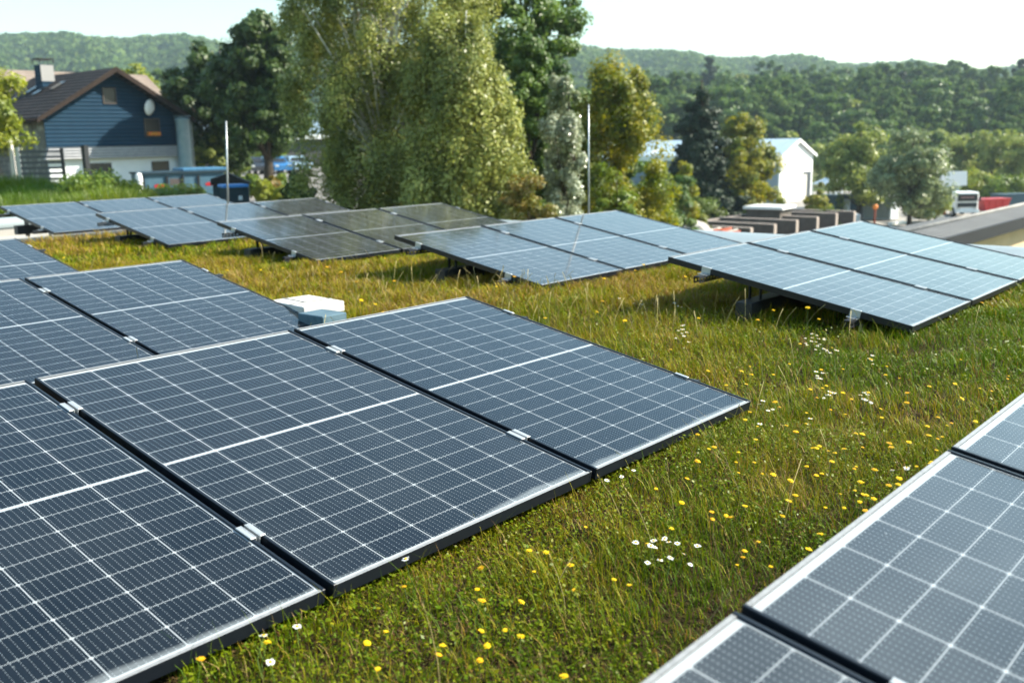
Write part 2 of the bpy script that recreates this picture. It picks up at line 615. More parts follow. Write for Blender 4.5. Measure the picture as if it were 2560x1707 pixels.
def make_panel():
    root = thing('solar_panel', 'proto', 'solar panel', rot=(TILT, 0, 0))
    f = MB()
    e = 0.0
    f.box((0, -H, -DEPTH), (RAIL, 0, LIP * 1.1), 0, ch=0.0016)
    f.box((W - RAIL, -H, -DEPTH), (W, 0, LIP * 1.1), 0, ch=0.0016)
    for y0, y1 in ((-RAIL, -0.0004), (-H + 0.0004, -H + RAIL)):
        f.box((RAIL, y0, -DEPTH), (W - RAIL, y1, LIP * .8 - .001), 0, top=1)
    # inner bottom flanges
    f.box((RAIL, -H + RAIL, -DEPTH), (RAIL + 0.02, -RAIL, -DEPTH + .002), 0)
    f.box((W - RAIL - 0.02, -H + RAIL, -DEPTH), (W - RAIL, -RAIL, -DEPTH + .002), 0)
    f.build('frame', [M['frame_black'], M['frame_silver']], root)
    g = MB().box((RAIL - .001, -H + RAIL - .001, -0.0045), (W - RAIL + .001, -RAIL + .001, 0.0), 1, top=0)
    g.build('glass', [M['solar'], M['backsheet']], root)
    j = MB().box((W / 2 - .06, -H / 2 - .05, -.024), (W / 2 + .06, -H / 2 + .05, -.005), 0, ch=.004)
    j.build('junction_box', M['frame_black'], root)
    return root


groups = {
    'P': (1.464, 3.610, range(-1, 2)), 'Q': (1.479, 0.759, range(-1, 2)),
    'A': (2.667, 6.540, range(-1, 1)), 'B': (2.717, 9.542, range(-1, 1)),
    'G1': (5.937, 15.131, range(0, 3)), 'G2': (5.940, 12.195, range(0, 3)), 'G3': (5.943, 9.441, range(0, 3)),
    'G4': (5.900, 6.535, range(0, 3)), 'G5': (5.834, 3.639, range(0, 3)),
}
desc = {
    'P': 'large foreground row', 'Q': 'bottom right row', 'A': 'second row behind the foreground',
    'B': 'third row at the left edge', 'G1': 'farthest row beside the grey parapet', 'G2': 'second farthest row of three',
    'G3': 'middle far row reflecting the birch', 'G4': 'right middle row with the rod behind', 'G5': 'right nearest row of three',
}
plabel = {
    ('P', -1): 'dark solar panel filling the bottom left corner of the foreground row',
    ('P', 0): 'large dark solar panel in the middle of the foreground row',
    ('P', 1): 'solar panel at the free right end of the foreground row by the meadow',
    ('Q', -1): 'solar panel cut off by the bottom edge with thick white top rim',
    ('Q', 0): 'hazy white glaring solar panel at the bottom right',
    ('Q', 1): 'small corner of a solar panel at the right edge above the glaring one',
    ('A', -1): 'solar panel at the left edge directly behind the foreground row',
    ('A', 0): 'solar panel ending beside the pale concrete blocks behind the foreground row',
    ('B', -1): 'solar panel barely seen at the far left edge of the third row',
    ('B', 0): 'blue solar panel corner at the left edge below the concrete strip',
}
pos3 = {0: 'left', 1: 'middle', 2: 'right'}
proto = make_panel()
first = True
rects = []
for g, (x0, y0, ks) in groups.items():
    for k in ks:
        o = proto if first else copy_tree(proto)
        first = False
        o.location = (x0 + k * (W + GAP), y0, ZT)
        o['label'] = plabel.get((g, k)) or f'{pos3[k]} solar panel of the {desc[g]}'
        o['group'] = 'solar panels on the meadow roof'
        for ch in o.children:                  # alpha: light dirt plus glare and sky reflection painted into the colour
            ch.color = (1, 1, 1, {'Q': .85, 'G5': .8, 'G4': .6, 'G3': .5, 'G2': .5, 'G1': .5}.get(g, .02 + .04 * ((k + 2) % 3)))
    rects.append((x0 + ks[0] * (W + GAP), x0 + ks[-1] * (W + GAP) + W, y0 - H * ct, y0))


def slope(v, dz=0.0):
    """(y offset, z) on the panel plane v metres down the slope, dz above it"""
    return (-v * ct - dz * 0 + dz * -st_ * 0, -v * st_ + dz)


def make_rack(g, x0, y0, ks):
    n = len(ks)
    xa = x0 + ks[0] * (W + GAP); xb = x0 + ks[-1] * (W + GAP) + W
    root = thing('mounting_rack', f'dark steel mounting rack with silver clamps under the {desc[g]}', 'mounting rack', (xa, y0, ZT), group='mounting racks of the solar panel rows')
    Lx = xb - xa
    zbase = ZS - ZT
    for v in (0.31, 1.37):
        yy, zz = -v * ct, -v * st_ - DEPTH / ct - 0.004
        m = MB()
        x1, x2 = -0.13, Lx + 0.13
        m.box((x1, yy - .022, zz - .006), (x2, yy + .022, zz))
        for s in (-1, 1):
            ys = yy + s * .022
            a, b_ = (ys - .003, ys) if s > 0 else (ys, ys + .003)
            m.box((x1, a, zz - .0165), (x2, b_, zz - .006))
            m.box((x1, a, zz - .046), (x2, b_, zz - .036))
            xx = x1
            while xx < x2:
                m.box((xx, a, zz - .036), (min(xx + .014, x2), b_, zz - .0165))
                xx += .042
        m.build('rail', M['steel_dark'], root)
        # clamps
        for i in range(n + 1):
            c = MB()
            if 0 < i < n:
                xc = i * (W + GAP) - GAP / 2
                # two wings over the frames, a sunk web between them
                for s in (-1, 1):
                    a = (xc - .0245, xc - .008) if s < 0 else (xc + .008, xc + .0245)
                    c.box((a[0], -.038, .0045), (a[1], .038, .0085), ch=.001)
                c.box((xc - .0078, -.038, -.022), (xc + .0078, .038, -.018))
                c.box((xc - .0078, -.038, -.018), (xc - .005, .038, .0085))
                c.box((xc + .005, -.038, -.018), (xc + .0078, .038, .0085))
            else:
                s = -1 if i == 0 else 1
                e = 0.0 if i == 0 else Lx
                def X(p, q):
                    p, q = e + s * p, e + s * q
                    return (min(p, q), max(p, q))
                a = X(-.012, .004); c.box((a[0], -.034, .0045), (a[1], .034, .0085), ch=.001)
                a = X(.001, .004); c.box((a[0], -.034, -.040), (a[1], .034, .0045))
                a = X(.004, .05); c.box((a[0], -.034, -.0405), (a[1], .034, -.037))
                xc = e + s * .03
            co = c.build('clamp', M['clamp'], root, loc=(0, -v * ct, -v * st_), rot=(TILT, 0, 0))
            bz = -.018 if 0 < i < n else -.037
            bt = MB().lathe([(0.0, .007), (.0045, .007), (.0062, .005), (.0062, 0), (.0025, 0)], 10, (xc, 0, bz))
            bt.build('bolt', M['bolt'], co, smooth=False)
    # ballast beam on the soil with posts to the panel frames
    yb = -0.62
    MB().box((-0.06, yb - .06, zbase + .01), (Lx + .06, yb + .06, zbase + .135), ch=.004).build('base_beam', M['steel_dark'], root)
    for xp in np.linspace(0.10, Lx - .10, n + 1):
        for v, w_ in ((0.59, .014), (0.67, .014)):
            yy, ztop = -v * ct, -v * st_ - DEPTH - .006
            MB().box((xp - w_, yy - .004, zbase - .03), (xp + w_, yy + .004, ztop)).build('leg', M['steel_dark'], root)
        yy = -1.37 * ct
        MB().box((xp - .02, yy - .004, zbase - .03), (xp + .02, yy + .004, -1.37 * st_ - DEPTH - .052)).build('leg', M['steel'], root)
    for i in range(n):
        xa_ = i * (W + GAP) + .18
        pts = [(xa_ + .75 * t, -.80 - .05 * math.sin(6 * t), -.80 * st_ - DEPTH - .012 - .085 * math.sin(math.pi * t)) for t in np.linspace(0, 1, 9)]
        MB().tube(pts, .0045, 6).build('cable', M['tyre0'], root, smooth=True)
    return root


M['tyre0'] = mat('black cable', (0.01, 0.01, 0.01), .5)
for g, (x0, y0, ks) in groups.items():
    make_rack(g, x0, y0, list(ks))

# ballast blocks at the end of the second row
def block(label, a, b, mm, strap=False, ang=0.0):
    cx, cy = (a[0] + b[0]) / 2, (a[1] + b[1]) / 2
    t = thing('concrete_block', label, 'concrete block', (cx, cy, a[2]), ang, group='concrete blocks beside the solar panels')
    MB().box((a[0] - cx, a[1] - cy, 0), (b[0] - cx, b[1] - cy, b[2] - a[2]), ch=.006).build('slab', mm, t)
    return t
tb = block('pale concrete block lying topmost with a dark strap over it', (3.80, 5.08, -1.10), (4.12, 5.50, -1.035), M['block'], ang=R(-4))
MB().box((-.163, -.062, .0661), (.163, -.052, .069)).box((-.05, -.052, .0661), (-.04, .213, .069)).build('strap', M['strap'], tb)
block('pale concrete block carrying the strapped block and lying on the soil', (3.84, 5.14, -1.235), (4.06, 5.46, -1.102), M['block'], ang=R(3))
block('pale concrete block half under the solar panel in front of the strapped block', (3.66, 5.07, -1.235), (3.835, 5.36, -1.125), M['block'])
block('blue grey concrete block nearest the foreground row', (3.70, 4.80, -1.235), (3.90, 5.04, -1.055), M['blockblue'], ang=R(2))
br = thing('steel_bracket', 'bright folded steel bracket lying on the pale concrete blocks', 'bracket', (3.76, 5.36, -1.12))
MB().box((-.05, -.11, -.004), (.13, .11, 0.0)).box((-.05, -.11, 0), (-.046, .11, .05)).box((.126, -.11, 0), (.13, .11, .04)).build('plate', M['clamp'], br)

# lightning rods
def rod(label, x, y, top, rad, lean=(0, 0)):
    t = thing('lightning_rod', label, 'lightning rod', (x, y, ZS), group='lightning rods on the roof')
    MB().tube([(0, 0, .1), (lean[0] * .55, lean[1] * .55, top * .55), (lean[0], lean[1], top)], [rad, rad, rad * .8], 8).build('rod', M['steel'], t, smooth=True)
    MB().lathe([(0, .11), (.11, .10), (.15, .05), (.16, 0)], 16).build('concrete_foot', M['concrete'], t, smooth=True)
p = onz(567, 505, -1.15); k = 12.75 / p.y; pr = p * k
zt = at(567, 303, pr.dot(f3)).z
rod('thin steel lightning rod rising before the dark bin at left', pr.x, pr.y, zt - ZS, 0.015, tuple(at(565, 303, pr.dot(f3)).xy - pr.xy))
p = onz(1472, 531, -1.15); k = 7.2 / p.y; pr = p * k
zt = at(1472, 262, pr.dot(f3)).z
rod('thin steel lightning rod rising before the silvery tree', pr.x, pr.y, zt - ZS, 0.011)

# ------------------------------------------------------------------ roof meadow
def in_view(P, m=0.06):
    d = P @ np.array(cf); X = P @ np.array(cr) / d * FOC / 1280; Y = P @ np.array(cu) / d * FOC / 853.5
    return (d > .3) & (np.abs(X) < 1 + m) & (np.abs(Y) < 1 + m)


def panel_clear(x, y):
    """height of the panel underside above (x, y); +inf in the open; also depth inside the footprint"""
    zc = np.full(x.shape, 9.0); ins = np.full(x.shape, -9.0)
    for x0, x1, y0, y1 in rects:
        k = (x > x0 - .01) & (x < x1 + .01) & (y > y0 - .01) & (y < y1 + .01)
        z = ZT - (y1 - y) / ct * st_ - DEPTH - .006
        zc = np.where(k, z, zc)
        dd_ = np.minimum(np.minimum(x - x0, x1 - x), np.minimum(y - y0, y1 - y))
        ins = np.maximum(ins, dd_)
    return zc, ins


def scatter(n, x0, x1, y0, y1, dmin, dmax, deep=0.45):
    x = rng.uniform(x0, x1, n); y = rng.uniform(y0, y1, n)
    d = np.hypot(x, y)
    zc, ins = panel_clear(x, y)
    k = (d >= dmin) & (d < dmax) & (ins < deep) & (x < SX1 - .03) & (y < SY1 - .03)
    P = np.stack([x, y, np.full(n, -1.18)], 1)
    k &= in_view(P, 0.12)
    for bx in ((3.66, 4.12, 4.80, 5.52),):
        k &= ~((x > bx[0]) & (x < bx[1]) & (y > bx[2]) & (y < bx[3]))
    return x[k], y[k], zc[k]


def fbm(x, y, s, seed):
    g = np.random.default_rng(seed)
    t = np.zeros_like(x)
    a = 1.0
    for o_ in range(4):
        for q in range(3):
            th = g.uniform(0, 2 * math.pi); ph = g.uniform(0, 6.28)
            t += a * np.sin((x * math.cos(th) + y * math.sin(th)) * s + ph) / 3
        s *= 2.1; a *= .6
    return t


def dryness(x, y):
    """0 lush .. 1 straw: broad patches, drier between the rows and at the far end"""
    t = 0.50 + 0.38 * fbm(x, y, 1.5, 3) + 0.22 * fbm(x, y, 5, 9)
    t += 0.42 * np.exp(-(((x - 4.9) / 1.0) ** 2 + ((y - 4.9) / 1.6) ** 2))
    t += 0.22 * sst((y - 6.5) / 3)
    t -= 0.34 * sst((2.9 - y) / 1.5)
    return np.clip(t, 0, 1)


BL, BV, BM, LF, LV = [], [], [], [], []
blades_V, blades_I, blades_var = [], [], []
base_i = 0


def blades(n, area, dmin, dmax, hmin, hmax, wmin, wmax, deep=.45):
    global base_i
    x, y, zc = scatter(n, *area, dmin, dmax, deep)
    m = len(x)
    dry = dryness(x, y)
    tuft = 0.75 + 0.35 * fbm(x, y, 9, 21)
    h = rng.uniform(hmin, hmax, m) * np.clip(tuft, .45, 1.4) * (1 + .25 * dry)
    zs = soil_z(x, y) - .004
    lim = zc - zs - .008
    h = np.where(lim < 5, np.minimum(h, np.maximum(lim * .92, .015)), h)
    az = rng.uniform(0, 2 * math.pi, m)
    lean = rng.uniform(.1, 1.25, m) * h * (1 + .3 * dry)
    wd = rng.uniform(wmin, wmax, m)
    dx, dy = np.cos(az), np.sin(az)
    sx, sy = -dy * wd / 2, dx * wd / 2
    P = np.empty((m, 5, 3))
    P[:, 0] = np.stack([x - sx, y - sy, zs], 1)
    P[:, 1] = np.stack([x + sx, y + sy, zs], 1)
    mx_, my_ = x + dx * lean * .35, y + dy * lean * .35
    P[:, 2] = np.stack([mx_ + sx * .8, my_ + sy * .8, zs + h * .62], 1)
    P[:, 3] = np.stack([mx_ - sx * .8, my_ - sy * .8, zs + h * .62], 1)
    P[:, 4] = np.stack([x + dx * lean, y + dy * lean, zs + h], 1)
    i0 = (np.arange(m) * 5)[:, None] + base_i
    T = np.stack([i0 + 0, i0 + 1, i0 + 2, i0 + 0, i0 + 2, i0 + 3, i0 + 3, i0 + 2, i0 + 4], 2).reshape(m, 9)
    v = np.clip(dry * .75 + rng.normal(0, .20, m), 0, 1)
    v = np.where(rng.random(m) < .10 + .12 * dry, rng.uniform(.75, 1, m), v)
    blades_V.append(P.reshape(-1, 3)); blades_I.append(T.ravel()); blades_var.append(np.repeat(v, 5))
    base_i += 5 * m


NEAR = (1.0, 5.6, -0.4, 4.6); MID = (2.4, 9.6, 0.0, 10.2); FAR = (2.5, 9.6, 0.0, 12.95)
blades(210000, NEAR, 0, 4.3, .022, .075, .0012, .0034)
blades(14000, NEAR, 0, 4.3, .06, .15, .0012, .0024)
blades(270000, MID, 4.2, 7.2, .032, .085, .0024, .005)
blades(20000, MID, 4.2, 7.2, .09, .16, .0016, .003)
blades(420000, FAR, 7.0, 11.0, .035, .10, .0045, .009)
blades(140000, FAR, 10.8, 15.0, .035, .10, .007, .014)


def grassmat():
    m = bpy.data.materials.new('meadow grass')
    m.use_nodes = True
    nt = m.node_tree; b = nt.nodes['Principled BSDF']; out = nt.nodes['Material Output']
    a = nt.nodes.new('ShaderNodeAttribute'); a.attribute_name = 'var'
    cr_ = nt.nodes.new('ShaderNodeValToRGB')
    e = cr_.color_ramp.elements
    e[0].position = 0.0; e[0].color = (0.072, 0.138, 0.002, 1)
    e[1].position = 1.0; e[1].color = (0.40, 0.285, 0.115, 1)
    for p_, c_ in ((.28, (0.155, 0.198, 0.003, 1)), (.52, (0.265, 0.235, 0.004, 1)), (.74, (0.35, 0.245, 0.020, 1)), (.88, (0.20, 0.100, 0.030, 1))):
        q = e.new(p_); q.color = c_
    nt.links.new(a.outputs['Fac'], cr_.inputs[0])
    nt.links.new(cr_.outputs[0], b.inputs['Base Color'])
    b.inputs['Roughness'].default_value = .5
    b.inputs['Specular IOR Level'].default_value = .10
    tr = nt.nodes.new('ShaderNodeBsdfTranslucent')
    nt.links.new(cr_.outputs[0], tr.inputs[0])
    ms = nt.nodes.new('ShaderNodeMixShader'); ms.inputs[0].default_value = .3
    nt.links.new(b.outputs[0], ms.inputs[1]); nt.links.new(tr.outputs[0], ms.inputs[2])
    nt.links.new(ms.outputs[0], out.inputs[0])
    return m


M['grass'] = grassmat()
o = raw('meadow_grass', np.concatenate(blades_V), np.concatenate(blades_I), 3, M['grass'], np.concatenate(blades_var))
tag(o, 'short olive and green grass of the roof meadow', 'grass', kind='stuff')


def leaflets(name, spec, m_, label):
    cs, as_, bs, vs = [], [], [], []
    for n, area, dmin, dmax, s0, s1, h in spec:
        x, y, zc = scatter(n, *area, dmin, dmax, .3)
        keep = fbm(x, y, 3.5, 5) > -.25
        x, y, zc = x[keep], y[keep], zc[keep]
        k = len(x)
        z = soil_z(x, y) + rng.uniform(.006, h, k)
        z = np.minimum(z, zc - .012)
        nrm = unit(np.stack([rng.normal(0, .55, k), rng.normal(0, .55, k), np.ones(k)], 1))
        a = unit(np.cross(nrm, rng.normal(0, 1, (k, 3))))
        b_ = np.cross(nrm, a)
        s = rng.uniform(s0, s1, k)[:, None]
        cs.append(np.stack([x, y, z], 1)); as_.append(a * s); bs.append(b_ * s * rng.uniform(.4, .75, (k, 1)))
        vs.append(np.clip(dryness(x, y) * .6 + rng.normal(0, .25, k), 0, 1))
    o = quads(name, np.concatenate(cs), np.concatenate(as_), np.concatenate(bs), m_, np.concatenate(vs))
    return tag(o, label, 'ground cover', kind='stuff')


M['herb'] = leafmat('herb leaves', (0.080, 0.135, 0.002), (0.255, 0.230, 0.005), (0.135, 0.165, 0.003), trans=.3, nscale=2.0, spec=.12, rough=.4)
leaflets('herb_leaves', [(190000, NEAR, 0, 4.3, .0025, .0085, .058), (170000, MID, 4.2, 7.2, .004, .010, .065), (45000, FAR, 7, 15, .008, .014, .06)],
         M['herb'], 'small oval herb leaves low between the grass blades')
M['thatch'] = leafmat('dead thatch', (0.11, 0.055, 0.022), (0.28, 0.19, 0.085), None, trans=.15, spec=.15, rough=.8)
cs = []
x, y, zc = scatter(70000, *NEAR, 0, 4.6, .3)
k_ = fbm(x, y, 4.2, 31) > .05
x, y = x[k_], y[k_]; n = len(x)
a = unit(np.stack([rng.normal(0, 1, n), rng.normal(0, 1, n), rng.normal(0, .25, n)], 1))
b_ = unit(np.cross(a, np.array([0, 0, 1.0]))) * .0007
o = quads('dead_stems', np.stack([x, y, soil_z(x, y) + rng.uniform(.004, .028, n)], 1), a * rng.uniform(.008, .03, (n, 1)), b_, M['thatch'], rng.random(n))
tag(o, 'brown dead stems lying between the near grass', 'thatch', kind='stuff')
# tall dry bents
MBs = MB()
bent_px = [(1430, 1190), (1705, 1150), (1770, 1060), (2030, 1010), (1590, 1500), (1500, 1250), (1660, 1380), (1300, 1380), (1010, 1540),
           (1760, 1420), (1930, 900), (1480, 860), (1640, 880), (1900, 1090), (2100, 960), (1250, 1620), (1550, 1190)]
for (px_, py_) in bent_px:
    q = onz(px_ * 1.0884 if px_ < 2200 else px_, py_ * 1.0884, ZS + .05)
    a_ = random.uniform(0, 6.28); L_ = random.uniform(.16, .30); ln = random.uniform(.1, .6)
    pts = [Vector((q.x, q.y, ZS)) + Vector((math.cos(a_) * ln * L_ * t * t, math.sin(a_) * ln * L_ * t * t, L_ * t)) for t in (0, .35, .7, 1)]
    MBs.tube(pts, [.0011, .001, .0008, .0004], 4, cap=False)
    for h_ in range(6):
        t = pts[-1] - (pts[-1] - pts[-2]) * (h_ * .09)
        MBs.add([t, t + Vector((random.uniform(-.006, .006), random.uniform(-.006, .006), .012)), t + Vector((.0015, .001, .004))], [(0, 1, 2)])
for _ in range(620):
    if _ < 430:
        x_, y_ = random.gauss(4.9, .9), random.gauss(4.9, 1.5)
    else:
        x_, y_ = random.uniform(1.8, 6.5), random.uniform(.6, 9)
    zc_, in_ = panel_clear(np.array([x_]), np.array([y_]))
    if in_[0] > -.03 or not (0 < x_ < 9.3 and .3 < y_ < 12.5) or (3.6 < x_ < 4.2 and 4.7 < y_ < 5.6):
        continue
    a_ = random.uniform(0, 6.28); L_ = random.uniform(.10, .24); ln = random.uniform(.1, .7); k_ = .0006 + .00025 * math.hypot(x_, y_) / 3
    z_ = float(soil_z(x_, y_))
    pts = [Vector((x_ + math.cos(a_) * ln * L_ * t * t, y_ + math.sin(a_) * ln * L_ * t * t, z_ + L_ * t)) for t in (0, .4, .75, 1)]
    MBs.tube(pts, [k_ * 1.3, k_ * 1.1, k_, k_ * 1.8], 3, cap=False)
tag(MBs.build('dry_grass_stems', mat('straw', (0.42, 0.33, 0.13), .7)), 'tall straw coloured grass stems standing above the meadow', 'grass', kind='stuff')

# ---- flowers
M['petal_yellow'] = leafmat('yellow petals', (0.78, 0.52, 0.006), (0.84, 0.62, 0.012), None, trans=.25, spec=.2)
M['petal_orange'] = leafmat('orange petals', (0.72, 0.40, 0.006), (0.80, 0.48, 0.01), None, trans=.25, spec=.2)
M['petal_white'] = leafmat('white petals', (0.80, 0.80, 0.76), (0.86, 0.86, 0.84), None, trans=.25, spec=.2)
M['disc_yellow'] = mat('flower disc', (0.70, 0.40, 0.01), .7)
M['stem'] = mat('flower stem', (0.10, 0.16, 0.03), .6)


def flower_meshes(kind, seed):
    g = random.Random(seed)
    if kind == 'daisy':
        npet, r0, r1, mm = 20, .0028, .0085, M['petal_white']
    else:
        npet, r0, r1, mm = 17, .0010, .0095, M['petal_yellow'] if seed != 6 else M['petal_orange']
    root = thing('proto', 'p', 'flower')
    hgt = .085 if kind == 'daisy' else .10
    sx = g.uniform(-.012, .012)
    MB().tube([(0, 0, 0), (sx, 0, hgt * .5), (0, 0, hgt)], [.0011, .0009, .0008], 5).build('stem', M['stem'], root)
    m = MB()
    for lay in range(1 if kind == 'daisy' else 2):
        for i in range(npet):
            t = 2 * math.pi * (i + lay * .5) / npet + g.uniform(-.1, .1)
            rr = r1 * g.uniform(.86, 1.08) * (1 - .34 * lay)
            c_, s_ = math.cos(t), math.sin(t)
            wd = rr * (.17 if kind == 'daisy' else .21)
            up = g.uniform(-.0012, .0016) + lay * .0016
            pts = [(r0, 0, 0), (rr * .55, wd, up * .6 + lay * .001), (rr, wd * .5, up), (rr, -wd * .5, up), (rr * .55, -wd, up * .6 + lay * .001)]
            m.add([(c_ * a - s_ * b, s_ * a + c_ * b, hgt + z) for a, b, z in pts], [(0, 1, 2, 3, 4)])
    pt = m.build('petals', mm, root)
    a_ = pt.data.attributes.new('var', 'FLOAT', 'POINT')
    a_.data.foreach_set('value', [g.random() for _ in pt.data.vertices])
    MB().lathe([(.0034, hgt), (.003, hgt + .0014), (.0018, hgt + .0022), (0, hgt + .0025)], 9).build('flower_centre', M['disc_yellow'], root, smooth=True)
    return root


protos = {'yellow': [flower_meshes('yellow', s) for s in (1, 2, 4, 6)], 'daisy': [flower_meshes('daisy', s) for s in (1, 2)]}
used = set()
NAME = {'yellow': 'yellow_flower', 'daisy': 'daisy'}
LAB = {('yellow', 0): 'yellow hawkbit flower open in the near grass below the panels',
       ('yellow', 1): 'tiny yellow flower dotting the meadow between the panel rows',
       ('daisy', 0): 'white daisy with yellow centre in the near grass',
       ('daisy', 1): 'tiny white flower in the meadow farther off'}
GRP = {('yellow', 0): 'yellow flowers near the camera', ('yellow', 1): 'yellow flowers farther off', ('daisy', 0): 'white daisies near the camera', ('daisy', 1): 'white flowers farther off'}


def flower(kind, x, y, sc_=1.0, far=0, lean=.45):
    i = random.randrange(len(protos[kind]))
    pr_ = protos[kind][i]
    zc, ins = panel_clear(np.array([x]), np.array([y]))
    if ins[0] > -.05 or x > SX1 - .1 or y > SY1 - .1:
        return
    if (kind, i) in used:
        o = copy_tree(pr_)
    else:
        o = pr_; used.add((kind, i))
    o.name = NAME[kind]
    for ch in o.children:
        ch.name = ch.name.split('.')[0]
    o['label'] = LAB[(kind, far)]; o['group'] = GRP[(kind, far)]
    o.location = (x, y, float(soil_z(x, y)))
    a_ = random.uniform(0, 6.28)
    tl = abs(random.gauss(0, lean))
    q = Vector((math.cos(a_) * tl * .6, math.sin(a_) * tl * .6 - .12, 1)).to_track_quat('Z', 'Y')
    o.rotation_euler = (q.to_matrix() @ Matrix.Rotation(random.uniform(0, 6.28), 3, 'Z')).to_euler()
    o.scale = (sc_,) * 3


dd_near_y = [(1478, 1226), (1340, 1185), (1690, 1268), (1765, 1273), (1838, 1263), (1245, 1262), (1229, 1286), (1210, 1258), (1320, 1308), (1313, 1293),
             (1168, 1416), (1200, 1457), (1085, 1385), (1070, 1427), (1098, 1441), (1085, 1480), (935, 1345), (975, 1488), (1005, 1465), (1160, 1372),
             (1885, 1247), (860, 1502), (880, 1425), (1300, 1530), (452, 1527), (1100, 1330), (1620, 1175), (1700, 1170), (1655, 1165), (1790, 1180), (1890, 1155),
             (1560, 1100), (1500, 1120), (1725, 1060), (1862, 1075), (1925, 1130), (820, 1460), (600, 1490), (1140, 1290), (700, 1560), (1400, 1310), (1450, 1330)]
dd_near_w = [(1457, 1251), (1478, 1256), (1486, 1247), (1510, 1248), (1527, 1224), (1553, 1243), (1530, 1237), (1505, 1289), (1478, 1290), (1523, 1280),
             (1548, 1268), (1562, 1282), (1595, 1261), (1530, 1283), (1540, 1245), (1378, 1114), (1427, 1098), (1449, 1083), (600, 1497), (605, 1530), (678, 1458), (955, 1298), (1860, 980), (1740, 1000), (2060, 1085), (2085, 1075), (2075, 1092)]
S_ = 2560 / 2352
for px_, py_ in dd_near_y:
    q = onz(px_ * S_, py_ * S_, ZS + .095); flower('yellow', q.x, q.y, random.uniform(.6, 1.1))
for px_, py_ in dd_near_w:
    q = onz(px_ * S_, py_ * S_, ZS + .08); flower('daisy', q.x, q.y, random.uniform(.95, 1.3))
# mid meadow on the right, then sparse everywhere
cnt = 0
while cnt < 150:
    px_, py_ = random.gauss(1980, 330), random.gauss(1000, 150)
    if not (1500 < px_ < 2352 and 780 < py_ < 1260): continue
    q = onz(px_ * S_, py_ * S_, ZS + .095)
    if np.hypot(q.x, q.y) < 2.6: continue
    flower('yellow', q.x, q.y, random.uniform(.65, 1.2), 1, .25); cnt += 1
cnt = 0
while cnt < 85:
    px_, py_ = random.uniform(150, 2300), random.uniform(550, 760)
    q = onz(px_ * S_, py_ * S_, ZS + .095)
    flower('yellow', q.x, q.y, random.uniform(1.1, 1.7), 1, .25); cnt += 1
for cx_, cy_, n_, sp_ in ((1870, 770, 14, 16), (1570, 765, 10, 14), (1870, 855, 6, 10), (1900, 800, 6, 12), (1990, 815, 4, 8), (1900, 908, 5, 8), (1985, 910, 6, 8), (1455, 690, 5, 10), (1760, 940, 4, 8), (1560, 700, 3, 10)):
    for _ in range(n_):
        q = onz((cx_ + random.gauss(0, sp_)) * S_, (cy_ + random.gauss(0, sp_ * .6)) * S_, ZS + .09)
        flower('daisy', q.x, q.y, random.uniform(.9, 1.3), 1, .2)

# ------------------------------------------------------------------ trees
M['bark'] = mat('bark', (0.07, 0.055, 0.04), .9, 0, .1, noise=(6, (0.03, 0.025, 0.02), .4, .7), bump=(20, .8, .02))
M['birchbark'] = mat('birch bark', (0.62, 0.60, 0.55), .8, 0, .2, noise=(5, (0.08, 0.07, 0.06), .58, .66))
LM = {
    'birch': leafmat('birch leaves', (0.125, 0.162, 0.034), (0.51, 0.50, 0.14), (0.080, 0.108, 0.026), trans=.30, spec=.3, rough=.4, nscale=.5),
    'dark': leafmat('dark broad leaves', (0.034, 0.070, 0.013), (0.091, 0.133, 0.022), (0.046, 0.077, 0.014), trans=.3, spec=.4, nscale=.5),
    'green': leafmat('mid green leaves', (0.074, 0.142, 0.030), (0.179, 0.243, 0.050), (0.059, 0.112, 0.026), trans=.35, nscale=.4),
    'silver': leafmat('silvery leaves', (0.075, 0.110, 0.022), (0.82, 0.83, 0.66), (0.11, 0.150, 0.030), trans=.25, spec=.6, rough=.3, nscale=.9),
    'yellow': leafmat('yellow green leaves', (0.154, 0.190, 0.021), (0.422, 0.342, 0.033), (0.108, 0.154, 0.021), trans=.4, nscale=.8),
    'rust': leafmat('reddish leaves', (0.17, 0.17, 0.03), (0.30, 0.17, 0.045), (0.12, 0.15, 0.025), trans=.35, nscale=1.4),
    'conifer': leafmat('conifer needles', (0.010, 0.024, 0.011), (0.026, 0.048, 0.018), None, trans=.1, spec=.25, rough=.6),
    'lime': leafmat('sunny lime leaves', (0.192, 0.240, 0.024), (0.396, 0.384, 0.054), (0.144, 0.192, 0.024), trans=.45, nscale=.8),
    'shrub': leafmat('shrub leaves', (0.082, 0.154, 0.021), (0.226, 0.278, 0.033), (0.154, 0.180, 0.024), trans=.35, nscale=.8),
    'greygreen': leafmat('grey green leaves', (0.143, 0.185, 0.077), (0.319, 0.353, 0.154), (0.101, 0.143, 0.054), trans=.3, spec=.5, nscale=.5),
    'forest': leafmat('forest leaves', (0.055, 0.109, 0.029), (0.164, 0.221, 0.049), (0.046, 0.091, 0.025), trans=.3, nscale=.15, spec=.08, rough=.7),
    'pale': leafmat('pale sunny leaves', (0.186, 0.233, 0.047), (0.373, 0.389, 0.101), (0.147, 0.194, 0.041), trans=.4, nscale=.4),
}


